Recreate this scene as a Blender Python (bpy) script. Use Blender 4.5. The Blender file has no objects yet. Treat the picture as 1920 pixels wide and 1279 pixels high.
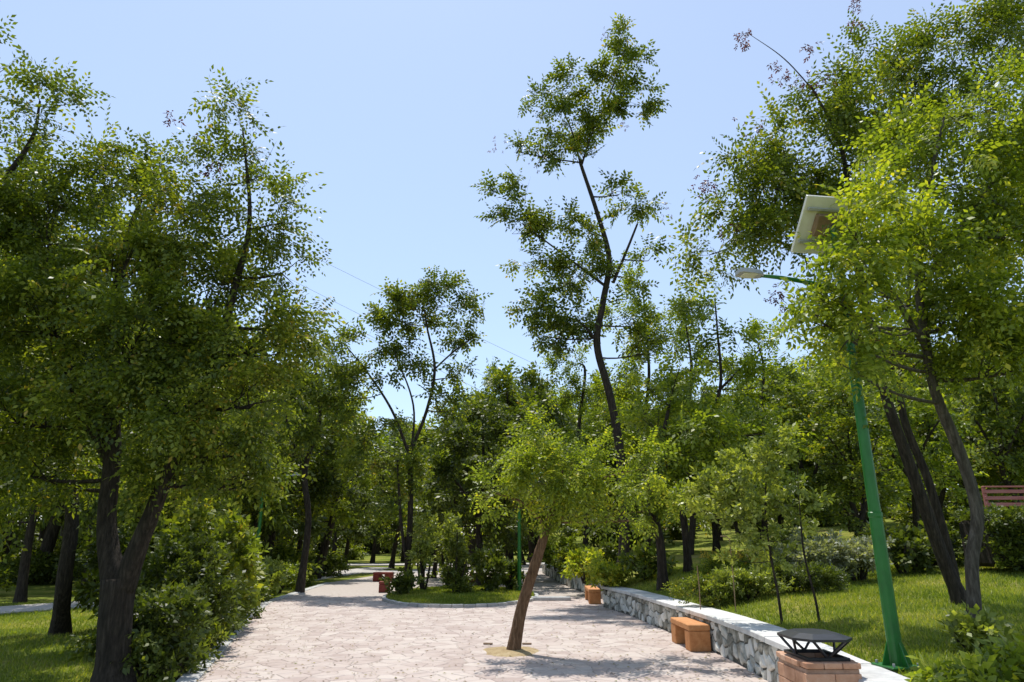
import bpy, math, random
import numpy as np
from mathutils import Vector

SEED = 7
random.seed(SEED)
RNG = np.random.default_rng(SEED)
S = bpy.context.scene
COL = S.collection
R = math.radians

# ------------------------------------------------------------------ camera
CAM_H, PITCH, FPX = 1.75, R(16.5), 1280.0
cd = bpy.data.cameras.new('camera')
cam = bpy.data.objects.new('camera', cd)
COL.objects.link(cam)
cam.location = (0, 0, CAM_H)
cam.rotation_euler = (R(90) + PITCH, 0, 0)
cd.sensor_width = 36.0
cd.lens = 36.0 * FPX / 1920.0
cd.clip_start = 0.05
cd.clip_end = 3000
S.camera = cam

# ------------------------------------------------------------------ sky, sun, exposure
SUN_EL, SUN_AZ = R(68), R(16)          # sun ahead of the camera, to the left
w = bpy.data.worlds.new('World')
S.world = w
w.use_nodes = True
nt = w.node_tree
sky = nt.nodes.new('ShaderNodeTexSky')
sky.sky_type = 'NISHITA'
sky.sun_disc = False
sky.sun_elevation = SUN_EL
sky.sun_rotation = -SUN_AZ
sky.altitude = 300
sky.air_density = 1.2
sky.dust_density = 0.45
sky.ozone_density = 5
bg = nt.nodes['Background']
bg.inputs['Strength'].default_value = 0.15
mixn = nt.nodes.new('ShaderNodeMix')
mixn.data_type = 'RGBA'
mixn.inputs['Factor'].default_value = 0.36
nt.links.new(sky.outputs['Color'], mixn.inputs['A'])
mixn.inputs['B'].default_value = (4.3, 4.7, 5.2, 1)      # thin uniform summer haze
nt.links.new(mixn.outputs['Result'], bg.inputs['Color'])

sl = bpy.data.lights.new('sun', 'SUN')
sl.energy = 3.75
sl.angle = R(0.53)
sl.color = (1.0, 0.955, 0.88)
sun = bpy.data.objects.new('sun', sl)
COL.objects.link(sun)
sv = Vector((-math.sin(SUN_AZ) * math.cos(SUN_EL), math.cos(SUN_AZ) * math.cos(SUN_EL), math.sin(SUN_EL)))
sun.rotation_euler = (-sv).to_track_quat('-Z', 'Y').to_euler()
sun.location = (0, 0, 40)

S.view_settings.view_transform = 'Standard'
S.view_settings.look = 'None'
S.view_settings.gamma = 1
S.view_settings.exposure = 0.40
S.render.engine = 'CYCLES'
S.cycles.max_bounces = 6
S.cycles.diffuse_bounces = 2
S.cycles.transmission_bounces = 3
S.cycles.caustics_reflective = False
S.cycles.caustics_refractive = False
S.cycles.sample_clamp_indirect = 6


# ------------------------------------------------------------------ photo pixel -> place
def ray(px, py):
    u, v = (px - 960) / FPX, (639.5 - py) / FPX
    c, s = math.cos(PITCH), math.sin(PITCH)
    return np.array([u, c - v * s, s + v * c])


def at(px, py, Y):
    d = ray(px, py)
    return np.array([0, 0, CAM_H]) + d * (Y / d[1])


def gnd(px, py, z=0.0):
    d = ray(px, py)
    return np.array([0, 0, CAM_H]) + d * ((z - CAM_H) / d[2])


def zdepth(p):
    return p[1] * math.cos(PITCH) + (p[2] - CAM_H) * math.sin(PITCH)


# ------------------------------------------------------------------ object helpers
def tag(o, label=None, cat=None, group=None, kind=None):
    if label: o['label'] = label
    if cat: o['category'] = cat
    if group: o['group'] = group
    if kind: o['kind'] = kind
    return o


def link(o, parent=None):
    COL.objects.link(o)
    if parent is not None:
        o.parent = parent
    return o


def empty(name, loc=(0, 0, 0), rz=0.0):
    o = bpy.data.objects.new(name, None)
    o.empty_display_size = 0.2
    o.location = [float(c) for c in loc]
    o.rotation_euler = (0, 0, rz)
    return link(o)


def copy_tree(o, parent=None):
    c = o.copy()
    link(c)
    if parent is not None:
        c.parent = parent
    for ch in o.children:
        copy_tree(ch, c)
    return c


class MB:
    """collects shapes for one mesh"""
    def __init__(self):
        self.v, self.f, self.var, self.n = [], [], [], 0

    def add(self, verts, faces, var=0.5):
        b = self.n
        self.v.extend([tuple(float(c) for c in p) for p in verts])
        self.f.extend([tuple(i + b for i in f) for f in faces])
        self.var.extend([var] * len(verts))
        self.n += len(verts)

    def box(self, c, s, rz=0.0, var=0.5, bev=0.0):
        """box with chamfered edges: centre, full size"""
        hx, hy, hz = s[0] / 2, s[1] / 2, s[2] / 2
        cz, sz = math.cos(rz), math.sin(rz)
        b = min(bev, hx * .9, hy * .9, hz * .9)
        vs, fs = [], []
        if b <= 0:
            for k in (-1, 1):
                for a, d in ((-1, -1), (1, -1), (1, 1), (-1, 1)):
                    vs.append((a * hx, d * hy, k * hz))
            fs = [(3, 2, 1, 0), (4, 5, 6, 7), (0, 1, 5, 4), (1, 2, 6, 5), (2, 3, 7, 6), (3, 0, 4, 7)]
        else:
            rings = [(-hz, b), (-hz + b, 0), (hz - b, 0), (hz, b)]
            for z, ins in rings:
                x, y = hx - ins, hy - ins
                k = b if ins == 0 else b * .4
                for p in ((-x + k, -y), (x - k, -y), (x, -y + k), (x, y - k), (x - k, y), (-x + k, y), (-x, y - k), (-x, -y + k)):
                    vs.append((p[0], p[1], z))
            for r_ in range(3):
                for i in range(8):
                    j = (i + 1) % 8
                    fs.append((r_ * 8 + i, r_ * 8 + j, r_ * 8 + 8 + j, r_ * 8 + 8 + i))
            fs.append(tuple(range(7, -1, -1)))
            fs.append(tuple(range(24, 32)))
        vs = [(c[0] + x * cz - y * sz, c[1] + x * sz + y * cz, c[2] + z) for x, y, z in vs]
        self.add(vs, fs, var)

    def tube(self, pts, rad, sides=6, var=0.5, cap=True, rough=0.0):
        pts = [np.asarray(p, float) for p in pts]
        n = len(pts)
        vs, fs = [], []
        ref = np.array([0.13, 0.97, 0.2])
        rid = np.array([random.uniform(-1, 1) for _ in range(sides)])
        for i in range(n):
            t = pts[min(i + 1, n - 1)] - pts[max(i - 1, 0)]
            L = np.linalg.norm(t)
            t = t / L if L > 1e-9 else np.array([0, 0, 1.])
            a = np.cross(t, ref)
            if np.linalg.norm(a) < .05: a = np.cross(t, np.array([1., 0, 0]))
            a /= np.linalg.norm(a)
            b = np.cross(t, a)
            for k in range(sides):
                th = 2 * math.pi * k / sides
                if rough: rid[k] = .8 * rid[k] + .6 * random.uniform(-1, 1)
                r_ = rad[i] * (1 + rough * rid[k])
                vs.append(pts[i] + r_ * (math.cos(th) * a + math.sin(th) * b))
        for i in range(n - 1):
            for k in range(sides):
                j = (k + 1) % sides
                fs.append((i * sides + k, i * sides + j, (i + 1) * sides + j, (i + 1) * sides + k))
        if cap:
            fs.append(tuple(range(sides - 1, -1, -1)))
            fs.append(tuple((n - 1) * sides + k for k in range(sides)))
        self.add(vs, fs, var)

    def build(self, name, mat, parent=None, smooth=False, origin=None):
        me = bpy.data.meshes.new(name)
        v = self.v
        if origin is not None:
            v = [(p[0] - origin[0], p[1] - origin[1], p[2] - origin[2]) for p in v]
        me.from_pydata(v, [], self.f)
        me.materials.append(mat)
        a = me.attributes.new('var', 'FLOAT', 'POINT')
        a.data.foreach_set('value', np.array(self.var, dtype=np.float32))
        if smooth:
            me.polygons.foreach_set('use_smooth', np.ones(len(me.polygons), dtype=bool))
        me.update()
        o = bpy.data.objects.new(name, me)
        if origin is not None and parent is None:
            o.location = origin
        return link(o, parent)


def quads_mesh(name, V, var, mat, parent=None, k=4):
    """V: (n*k,3) consecutive k-gons"""
    V = np.ascontiguousarray(V, dtype=np.float32)
    n = len(V) // k
    me = bpy.data.meshes.new(name)
    me.vertices.add(len(V))
    me.vertices.foreach_set('co', V.ravel())
    me.loops.add(n * k)
    me.loops.foreach_set('vertex_index', np.arange(n * k, dtype=np.int32))
    me.polygons.add(n)
    me.polygons.foreach_set('loop_start', np.arange(0, n * k, k, dtype=np.int32))
    me.materials.append(mat)
    a = me.attributes.new('var', 'FLOAT', 'POINT')
    a.data.foreach_set('value', np.ascontiguousarray(var, dtype=np.float32))
    me.update(calc_edges=True)
    me.validate()
    o = bpy.data.objects.new(name, me)
    return link(o, parent)


# ------------------------------------------------------------------ materials
def new_mat(name):
    m = bpy.data.materials.new(name)
    m.use_nodes = True
    nt = m.node_tree
    b = nt.nodes['Principled BSDF']
    return m, nt, b


def nd(nt, t, **kw):
    n = nt.nodes.new(t)
    for k, v in kw.items():
        if k in n.inputs: n.inputs[k].default_value = v
        else: setattr(n, k, v)
    return n


def ramp(nt, stops, fac=None):
    r = nt.nodes.new('ShaderNodeValToRGB')
    el = r.color_ramp.elements
    while len(el) < len(stops): el.new(0.5)
    for e, (p, c) in zip(el, stops):
        e.position = p
        e.color = (*c, 1)
    if fac is not None: nt.links.new(fac, r.inputs['Fac'])
    return r


def noise_mat(name, stops, scale=5, detail=6, rough=0.85, bump=0.3, bscale=None, spec=0.3, var_amt=0.0, stretch=None, bdist=0.02):
    m, nt, b = new_mat(name)
    tc = nd(nt, 'ShaderNodeTexCoord')
    vec = tc.outputs['Object']
    if stretch:
        mp = nd(nt, 'ShaderNodeMapping')
        mp.inputs['Scale'].default_value = stretch
        nt.links.new(vec, mp.inputs['Vector'])
        vec = mp.outputs['Vector']
    n1 = nd(nt, 'ShaderNodeTexNoise', Scale=scale, Detail=detail, Roughness=0.65)
    nt.links.new(vec, n1.inputs['Vector'])
    fac = n1.outputs['Fac']
    if var_amt:
        at_ = nd(nt, 'ShaderNodeAttribute', attribute_name='var')
        mm = nd(nt, 'ShaderNodeMath', operation='MULTIPLY_ADD')
        nt.links.new(at_.outputs['Fac'], mm.inputs[0])
        mm.inputs[1].default_value = var_amt
        ad = nd(nt, 'ShaderNodeMath', operation='SUBTRACT')
        nt.links.new(fac, ad.inputs[0]); ad.inputs[1].default_value = var_amt * .5
        nt.links.new(ad.outputs[0], mm.inputs[2])
        fac = mm.outputs[0]
    r = ramp(nt, stops, fac)
    nt.links.new(r.outputs['Color'], b.inputs['Base Color'])
    b.inputs['Roughness'].default_value = rough
    b.inputs['Specular IOR Level'].default_value = spec
    if bump:
        n2 = nd(nt, 'ShaderNodeTexNoise', Scale=bscale or scale * 4, Detail=6, Roughness=0.7)
        nt.links.new(vec, n2.inputs['Vector'])
        bp = nd(nt, 'ShaderNodeBump', Strength=bump, Distance=bdist)
        nt.links.new(n2.outputs['Fac'], bp.inputs['Height'])
        nt.links.new(bp.outputs['Normal'], b.inputs['Normal'])
    return m


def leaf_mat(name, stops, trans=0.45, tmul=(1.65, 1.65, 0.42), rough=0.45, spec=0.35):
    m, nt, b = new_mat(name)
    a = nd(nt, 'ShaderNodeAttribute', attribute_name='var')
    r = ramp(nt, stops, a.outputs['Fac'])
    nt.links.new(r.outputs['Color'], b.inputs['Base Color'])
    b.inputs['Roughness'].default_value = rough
    b.inputs['Specular IOR Level'].default_value = spec
    t = nd(nt, 'ShaderNodeBsdfTranslucent')
    mx = nd(nt, 'ShaderNodeMix', data_type='RGBA', blend_type='MULTIPLY')
    mx.inputs['Factor'].default_value = 1
    nt.links.new(r.outputs['Color'], mx.inputs['A'])
    mx.inputs['B'].default_value = (*tmul, 1)
    nt.links.new(mx.outputs['Result'], t.inputs['Color'])
    ms = nd(nt, 'ShaderNodeMixShader')
    ms.inputs['Fac'].default_value = trans
    nt.links.new(b.outputs['BSDF'], ms.inputs[1])
    nt.links.new(t.outputs['BSDF'], ms.inputs[2])
    nt.links.new(ms.outputs['Shader'], nt.nodes['Material Output'].inputs['Surface'])
    return m


M = {}
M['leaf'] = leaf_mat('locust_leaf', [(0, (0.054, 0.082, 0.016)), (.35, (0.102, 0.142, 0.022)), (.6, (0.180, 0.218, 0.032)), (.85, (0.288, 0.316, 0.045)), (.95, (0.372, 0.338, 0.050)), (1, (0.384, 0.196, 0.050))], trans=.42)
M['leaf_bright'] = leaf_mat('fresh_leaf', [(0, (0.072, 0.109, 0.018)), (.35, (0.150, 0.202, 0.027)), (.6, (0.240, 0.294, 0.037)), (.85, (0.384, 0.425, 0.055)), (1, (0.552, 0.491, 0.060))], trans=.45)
M['leaf_dark'] = leaf_mat('dark_leaf', [(0, (0.042, 0.063, 0.015)), (.5, (0.090, 0.120, 0.023)), (.85, (0.168, 0.207, 0.035)), (1, (0.264, 0.283, 0.050))], trans=.38)  # darker green leaf tone for hedge, shrubs and some woodland trees
M['leaf_pale'] = leaf_mat('pale_leaf', [(0, (0.108, 0.142, 0.035)), (.5, (0.228, 0.273, 0.065)), (1, (0.504, 0.523, 0.150))], trans=.40, rough=.4, spec=.4)
M['leaf_silver'] = leaf_mat('silver_leaf', [(0, (.12, .14, .09)), (.5, (.26, .28, .19)), (1, (.6, .6, .5))], trans=.35, rough=.35)
M['leaf_conifer'] = leaf_mat('conifer_leaf', [(0, (.06, .085, .015)), (.6, (.12, .15, .025)), (1, (.2, .22, .035))], trans=.3)
M['flower_yellow'] = leaf_mat('yellow_petal', [(0, (.5, .33, .03)), (1, (.7, .5, .06))], trans=.3, tmul=(1.1, 1.0, .6))
M['pod'] = leaf_mat('seed_pod', [(0, (.07, .025, .02)), (.6, (.13, .045, .035)), (1, (.2, .07, .05))], trans=.3, tmul=(1.4, .8, .7))
M['bark'] = noise_mat('bark_dark', [(.25, (.014, .011, .008)), (.5, (.05, .04, .03)), (.8, (.14, .11, .085))], scale=9, stretch=(3, 3, .45), bump=1.0, bscale=10, rough=.95, bdist=.12)
M['bark_grey'] = noise_mat('bark_grey', [(.25, (.03, .025, .02)), (.5, (.11, .095, .075)), (.8, (.26, .23, .19))], scale=9, stretch=(3, 3, .5), bump=1.0, bscale=10, rough=.95, bdist=.08)
M['bark_light'] = noise_mat('bark_brown', [(.25, (.05, .028, .016)), (.48, (.19, .11, .06)), (.8, (.40, .26, .16))], scale=9, stretch=(3.2, 3.2, .5), bump=1.0, bscale=10, rough=.95, bdist=.1)
M['flag'] = noise_mat('flagstone', [(.2, (.39, .31, .275)), (.45, (.475, .395, .355)), (.8, (.54, .47, .42))], scale=3.0, detail=8, var_amt=.5, bump=.35, bscale=26, rough=.8, bdist=.01)
M['joint'] = noise_mat('joint_mortar', [(.3, (.40, .345, .305)), (.7, (.51, .455, .41))], scale=9, bump=.4, rough=.95)
M['kerb'] = noise_mat('kerb_stone', [(.25, (.36, .36, .35)), (.75, (.58, .58, .56))], scale=6, var_amt=.3, bump=.3, rough=.85)
M['cap'] = noise_mat('cap_stone', [(.25, (.46, .46, .45)), (.5, (.62, .62, .60)), (.75, (.74, .73, .70))], scale=5, var_amt=.3, bump=.4, bscale=22, rough=.8, bdist=.012)
M['wallstone'] = noise_mat('rubble_stone', [(.2, (.20, .20, .17)), (.42, (.46, .46, .41)), (.75, (.78, .77, .71))], scale=7, var_amt=.8, bump=.7, bscale=18, rough=.85)
M['mortar'] = noise_mat('dark_mortar', [(.3, (.09, .09, .075)), (.7, (.20, .19, .16))], scale=8, bump=.6, rough=.95)
M['terracotta'] = noise_mat('terracotta_panel', [(.2, (.42, .16, .055)), (.5, (.56, .25, .095)), (.8, (.66, .35, .16))], scale=11, detail=8, var_amt=.3, bump=.3, bscale=40, rough=.75, bdist=.006)
M['redbench'] = noise_mat('red_panel', [(.2, (.15, .03, .022)), (.8, (.27, .06, .045))], scale=9, var_amt=.3, bump=.3, rough=.7)
M['brick'] = noise_mat('brick_clay', [(.2, (.38, .19, .11)), (.5, (.53, .30, .19)), (.8, (.62, .41, .29))], scale=9, detail=8, var_amt=.35, bump=.5, bscale=35, rough=.85, bdist=.008)
M['brickjoint'] = noise_mat('brick_mortar', [(.3, (.32, .20, .14)), (.7, (.44, .30, .23))], scale=15, bump=.5, rough=.95)
M['black'] = noise_mat('black_steel', [(.3, (.010, .010, .012)), (.7, (.02, .02, .025))], scale=14, bump=.15, bscale=60, rough=.42, spec=.5, bdist=.004)
M['green'] = noise_mat('green_paint', [(.25, (.008, .085, .012)), (.5, (.012, .135, .018)), (.85, (.025, .19, .03))], scale=7, bump=.15, bscale=30, rough=.42, spec=.5, bdist=.006, stretch=(1, 1, .5))
M['white'] = noise_mat('cream_paint', [(.3, (.62, .60, .52)), (.7, (.76, .74, .66))], scale=5, bump=.08, rough=.5)
M['brown'] = noise_mat('brown_box', [(.3, (.20, .13, .08)), (.7, (.30, .20, .12))], scale=6, bump=.1, rough=.6)
M['grey'] = noise_mat('grey_aluminium', [(.3, (.30, .31, .32)), (.7, (.42, .43, .44))], scale=8, bump=.05, rough=.4)
M['cell'] = noise_mat('solar_cell', [(.3, (.008, .012, .035)), (.7, (.015, .02, .05))], scale=5, bump=0, rough=.15, spec=.6)
M['lens'] = noise_mat('lamp_lens', [(.3, (.55, .55, .45)), (.7, (.7, .7, .6))], scale=6, bump=0, rough=.2)
M['redwood'] = noise_mat('red_painted_wood', [(.2, (.30, .09, .08)), (.5, (.45, .17, .15)), (.8, (.58, .30, .26))], scale=5, bump=.2, rough=.7, stretch=(.4, 3, 3))
M['soil'] = noise_mat('sandy_soil', [(.25, (.26, .18, .09)), (.55, (.42, .32, .18)), (.8, (.52, .43, .28))], scale=7, bump=.9, rough=1.0)
M['wire'] = noise_mat('wire_grey', [(.3, (.2, .2, .2)), (.7, (.3, .3, .3))], scale=3, bump=0)
M['path'] = noise_mat('path_concrete', [(.25, (.38, .355, .33)), (.75, (.54, .51, .48))], scale=1.3, detail=9, bump=.3, bscale=14, rough=.9)
M['white_wall'] = noise_mat('white_plaster', [(.3, (.66, .66, .65)), (.7, (.78, .78, .77))], scale=2, bump=.1, rough=.9)


def grass_ground():
    m, nt, b = new_mat('lawn_ground')
    tc = nd(nt, 'ShaderNodeTexCoord')
    n1 = nd(nt, 'ShaderNodeTexNoise', Scale=.55, Detail=6, Roughness=.6)
    n2 = nd(nt, 'ShaderNodeTexNoise', Scale=14, Detail=8, Roughness=.75)
    for n in (n1, n2): nt.links.new(tc.outputs['Object'], n.inputs['Vector'])
    r1 = ramp(nt, [(.3, (.085, .125, .018)), (.48, (.175, .215, .033)), (.62, (.29, .28, .065)), (.76, (.38, .31, .15))], n1.outputs['Fac'])
    r2 = ramp(nt, [(.25, (.35, .38, .3)), (.5, (1, 1, 1)), (.8, (1.5, 1.4, 1.1))], n2.outputs['Fac'])
    mx = nd(nt, 'ShaderNodeMix', data_type='RGBA', blend_type='MULTIPLY')
    mx.inputs['Factor'].default_value = .85
    nt.links.new(r1.outputs['Color'], mx.inputs['A'])
    nt.links.new(r2.outputs['Color'], mx.inputs['B'])
    nt.links.new(mx.outputs['Result'], b.inputs['Base Color'])
    b.inputs['Roughness'].default_value = 1
    b.inputs['Specular IOR Level'].default_value = .1
    bp = nd(nt, 'ShaderNodeBump', Strength=1.0, Distance=.06)
    nt.links.new(n2.outputs['Fac'], bp.inputs['Height'])
    nt.links.new(bp.outputs['Normal'], b.inputs['Normal'])
    return m


M['ground'] = grass_ground()
M['grass'] = leaf_mat('grass_blade', [(0, (.08, .13, .018)), (.45, (.185, .24, .033)), (.8, (.34, .36, .07)), (1, (.50, .42, .16))], trans=.4)

# ------------------------------------------------------------------ terrain
WF = np.array([[3.02, 5.5], [3.14, 7.0], [3.285, 8.9], [3.35, 10.75], [3.33, 12.5], [3.22, 14.3], [2.92, 18.5], [2.55, 20.9]])  # wall cap front edge


def wall_x(y):
    return float(np.interp(y, WF[:, 1], WF[:, 0]))


def cap_w(y):
    return float(np.interp(y, [6, 8, 10.75, 14, 21], [.5, .5, .58, .56, .5]))


BORD_Y = [-30, 5, 6, 7, 8, 9, 10.75, 12.5, 14.3, 16, 18.5, 20.9, 22, 24, 28, 34, 45, 70, 400]


def border_x(y):
    if y <= 20.9:
        return wall_x(y) + cap_w(y) - .12
    return float(np.interp(y, [20.9, 22.2, 24, 28, 34, 45, 70, 400], [2.95, 3.2, 3.1, 2.7, 2.3, 2.0, 3.0, 20]))


def hill(x, y):
    u = max(0.0, x - border_x(y))
    h = .56 + .035 * max(0, min(y, 90) - 9) + .045 * min(u, 60)
    h += .05 * math.sin(x * .6 + 1) * math.sin(y * .45) * min(1, u)
    # low terraces on the far slope
    k = min(1, max(0, (y - 17) / 6)) * min(1, u / 2)
    h += k * .16 * math.sin(2 * math.pi * (h / .42)) * .5
    edge = min(1, u / 1.2)
    return h * edge + (.54 + .012 * max(0, min(y, 45) - 21)) * (1 - edge) if y < 60 else h


def ground_sheet():
    xs = sorted(set([-900, -500, -300, -200, -120, -80, -60] + list(range(-50, 51, 2)) + [60, 80, 120, 200, 300, 500, 900]))
    ys = sorted(set([-200, -100, -50] + list(range(-30, 91, 2)) + [100, 120, 160, 220, 300, 450, 700, 1200]))
    mb = MB()
    vs = []
    for y in ys:
        for x in xs:
            z = -.06
            if x < -10: z += .02 * math.sin(x * .5) * math.cos(y * .4)
            if y > 70: z += .012 * (min(y, 300) - 70)
            vs.append((x, y, z))
    n = len(xs)
    fs = [(j * n + i, j * n + i + 1, (j + 1) * n + i + 1, (j + 1) * n + i) for j in range(len(ys) - 1) for i in range(n - 1)]
    mb.add(vs, fs)
    return tag(mb.build('ground', M['ground'], smooth=True), kind='structure')


ground_sheet()


def hill_sheet():
    ys = list(np.concatenate([np.arange(-20, 5, 3), np.arange(5, 24, .5), np.arange(24, 50, 1), np.arange(50, 90, 4), [100, 120, 150, 200, 300]]))
    us = list(np.concatenate([np.arange(0, 3, .3), np.arange(3, 20, .6), np.arange(20, 40, 2), [45, 55, 70, 100, 150, 250]]))
    mb = MB()
    vs = [(border_x(y) + u, y, hill(border_x(y) + u, y)) for y in ys for u in us]
    n = len(us)
    fs = [(j * n + i, j * n + i + 1, (j + 1) * n + i + 1, (j + 1) * n + i) for j in range(len(ys) - 1) for i in range(n - 1)]
    mb.add(vs, fs)
    return tag(mb.build('terrain', M['ground'], smooth=True), kind='structure')


hill_sheet()

# plaza outline (left edge runs away to the left, right edge is the wall)
LE = [(-3.2, 4.5)] + [tuple(gnd(*p)[:2]) for p in ((330, 1279), (395, 1215), (450, 1158), (490, 1130), (560, 1108))] + [(-8.6, 33.0), (-7.6, 42.0), (-6.0, 60.0)]
LEy = [p[1] for p in LE]
LEx = [p[0] for p in LE]


def left_x(y):
    return float(np.interp(y, LEy, LEx))


def right_x(y):
    return wall_x(y) + .10 if y < 20.9 else float(np.interp(y, [20.9, 21.3, 22.2, 24, 28, 34, 45, 60], [2.65, 3.3, 3.3, 3.2, 2.8, 2.4, 2.1, 2.5]))


def plaza():
    mb = MB()
    ys = list(np.arange(3.5, 60.1, .5))
    vs = []
    for y in ys:
        vs += [(left_x(y), y, -.007), (right_x(y), y, -.007)]
    for y in ys:
        vs += [(left_x(y), y, -.1), (right_x(y), y, -.1)]
    n = len(ys)
    fs = [(2 * i, 2 * i + 1, 2 * i + 3, 2 * i + 2) for i in range(n - 1)]
    mb.add(vs, fs)
    return tag(mb.build('pavement', M['joint']), kind='structure')


PLAZA = plaza()
ISL_C, ISL_R = np.array([-1.7, 24.6]), (2.6, 4.0)     # planted island in the paving


def isl(x, y):
    return ((x - ISL_C[0]) / ISL_R[0]) ** 2 + ((y - ISL_C[1]) / ISL_R[1]) ** 2


def clip_poly(poly, p, n):
    out = []
    m = len(poly)
    for i in range(m):
        a, b = poly[i], poly[(i + 1) % m]
        da, db = (a - p) @ n, (b - p) @ n
        if da <= 0: out.append(a)
        if (da < 0 < db) or (db < 0 < da):
            out.append(a + (b - a) * (da / (da - db)))
    return out


def voronoi(points, cell, box, jit=.48, stretch=(1, 1)):
    """clipped Voronoi cells on a jittered grid -> list of (centre, polygon)"""
    x0, x1, y0, y1 = box
    nx, ny = int((x1 - x0) / cell[0]) + 1, int((y1 - y0) / cell[1]) + 1
    P = {}
    for j in range(-1, ny + 1):
        for i in range(-1, nx + 1):
            P[i, j] = np.array([x0 + (i + .5 + random.uniform(-jit, jit)) * cell[0], y0 + (j + .5 + random.uniform(-jit, jit)) * cell[1]])
    res = []
    for j in range(ny):
        for i in range(nx):
            c = P[i, j]
            poly = [c + np.array(q) * np.array(cell) * 1.6 for q in ((-1, -1), (1, -1), (1, 1), (-1, 1))]
            for dj in (-2, -1, 0, 1, 2):
                for di in (-2, -1, 0, 1, 2):
                    q = P.get((i + di, j + dj))
                    if q is None or (di == 0 and dj == 0): continue
                    d = q - c
                    L = np.linalg.norm(d)
                    if L < 1e-6: continue
                    poly = clip_poly(poly, (c + q) / 2, d / L)
                    if len(poly) < 3: break
                if len(poly) < 3: break
            if len(poly) >= 3: res.append((c, poly))
    return res


def inset(poly, d):
    """inset a convex polygon by d"""
    n = len(poly)
    out = [p.copy() for p in poly]
    for i in range(n):
        a, b = poly[i], poly[(i + 1) % n]
        t = b - a
        L = np.linalg.norm(t)
        if L < 1e-6: continue
        nn = np.array([t[1], -t[0]]) / L
        out = clip_poly(out, a - nn * d, nn)
        if len(out) < 3: return None
    # drop very short edges
    res = []
    for p in out:
        if not res or np.linalg.norm(p - res[-1]) > .015: res.append(p)
    if len(res) > 2 and np.linalg.norm(res[0] - res[-1]) < .015: res.pop()
    return res if len(res) >= 3 else None


def flagstones():
    cells = voronoi(None, (.33, .31), (-10, 4, 9.2, 25))
    cand = []
    for c, poly in cells:
        y = c[1]
        # clip to the paved area
        pl = poly
        for (f, s) in ((left_x, 1), (right_x, -1)):
            e0, e1 = np.array([f(y - .6), y - .6]), np.array([f(y + .6), y + .6])
            t = (e1 - e0) / np.linalg.norm(e1 - e0)
            nn = np.array([-t[1], t[0]]) * s
            off = .30 if s == 1 else .01
            pl = clip_poly(pl, e0 - nn * off, nn)
            if len(pl) < 3: break
        if len(pl) < 3: continue
        if isl(*c) < .82: continue
        if abs(c[0] + .02) < .30 and abs(c[1] - 12.6) < .34: continue
        q = inset(pl, random.uniform(.003, .008))
        if not q: continue
        ar = .5 * abs(sum(q[i][0] * q[(i + 1) % len(q)][1] - q[(i + 1) % len(q)][0] * q[i][1] for i in range(len(q))))
        if ar < .012: continue
        # wobble straight edges a little
        qq = []
        for i in range(len(q)):
            a, b = q[i], q[(i + 1) % len(q)]
            qq.append(a)
            if np.linalg.norm(b - a) > .22:
                t = b - a
                qq.append((a + b) / 2 + np.array([-t[1], t[0]]) / np.linalg.norm(t) * random.uniform(0, .012))
        q = qq
        py = c[1]
        vis = 9.6 < py < 25 and abs(c[0]) < py * .75
        cand.append((0 if vis else 1, py, c, q))
    cand.sort(key=lambda t: (t[0], t[1]))
    rest = MB()
    for k, (nv, py, c, q) in enumerate(cand):
        z = random.uniform(.0, .004)
        n = len(q)
        cen = np.mean(q, axis=0)
        tilt = np.array([random.uniform(-.004, .004), random.uniform(-.004, .004)])
        top = [(p[0], p[1], z + (p - cen) @ tilt) for p in [cen + (p - cen) * (1 - .012 / max(.05, np.linalg.norm(p - cen))) for p in q]]
        mid = [(p[0], p[1], z - .006 + (p - cen) @ tilt) for p in q]
        bot = [(p[0], p[1], -.03) for p in q]
        vs = top + mid + bot
        fs = [tuple(range(n))] + [(i + n, (i + 1) % n + n, (i + 1) % n, i) for i in range(n)] + [(i + 2 * n, (i + 1) % n + 2 * n, (i + 1) % n + n, i + n) for i in range(n)]
        var = random.random()
        if k < 300:
            mb = MB(); mb.add(vs, fs, var)
            mb.build('flagstone', M['flag'], PLAZA)
        else:
            rest.add(vs, fs, var)
    tag(rest.build('flagstones', M['flag'], PLAZA), kind='stuff')


flagstones()


def kerb_line(xs_fn, y0, y1, side, parent, mat, wdt=.26, seg=.62, z0=-.12, z1=.018):
    y = y0
    while y < y1:
        a = np.array([xs_fn(y), y]); b = np.array([xs_fn(y + seg), y + seg])
        t = b - a
        L = np.linalg.norm(t)
        mid = (a + b) / 2 + np.array([t[1], -t[0]]) / L * side * wdt / 2
        mb = MB()
        mb.box((mid[0], mid[1], (z0 + z1) / 2 + random.uniform(-.006, .006)), (L - .012, wdt, z1 - z0), math.atan2(t[1], t[0]), random.random(), .012)
        mb.build('kerb_stone', mat, parent)
        y += seg


kerb_line(left_x, 8.5, 33, 1, PLAZA, M['kerb'])

# pale paths in the lawns (left, and behind the island)
def strip(name, pts, wid, z, mat):
    mb = MB()
    pts = [np.array(p, float) for p in pts]
    vs = []
    for i, p in enumerate(pts):
        t = pts[min(i + 1, len(pts) - 1)] - pts[max(0, i - 1)]
        t /= np.linalg.norm(t)
        nn = np.array([-t[1], t[0]])
        ww = wid[i] if isinstance(wid, (list, tuple)) else wid
        wj = ww / 2
        vs += [(*(p + nn * wj), z), (*(p - nn * wj), z), (*(p + nn * wj), z - .08), (*(p - nn * wj), z - .08)]
    fs = []
    for i in range(len(pts) - 1):
        a, b = 4 * i, 4 * i + 4
        fs += [(a + 1, b + 1, b, a), (a + 3, b + 3, b + 1, a + 1), (a, b, b + 2, a + 2)]
    mb.add(vs, fs)
    return tag(mb.build(name, mat), kind='structure')


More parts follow.
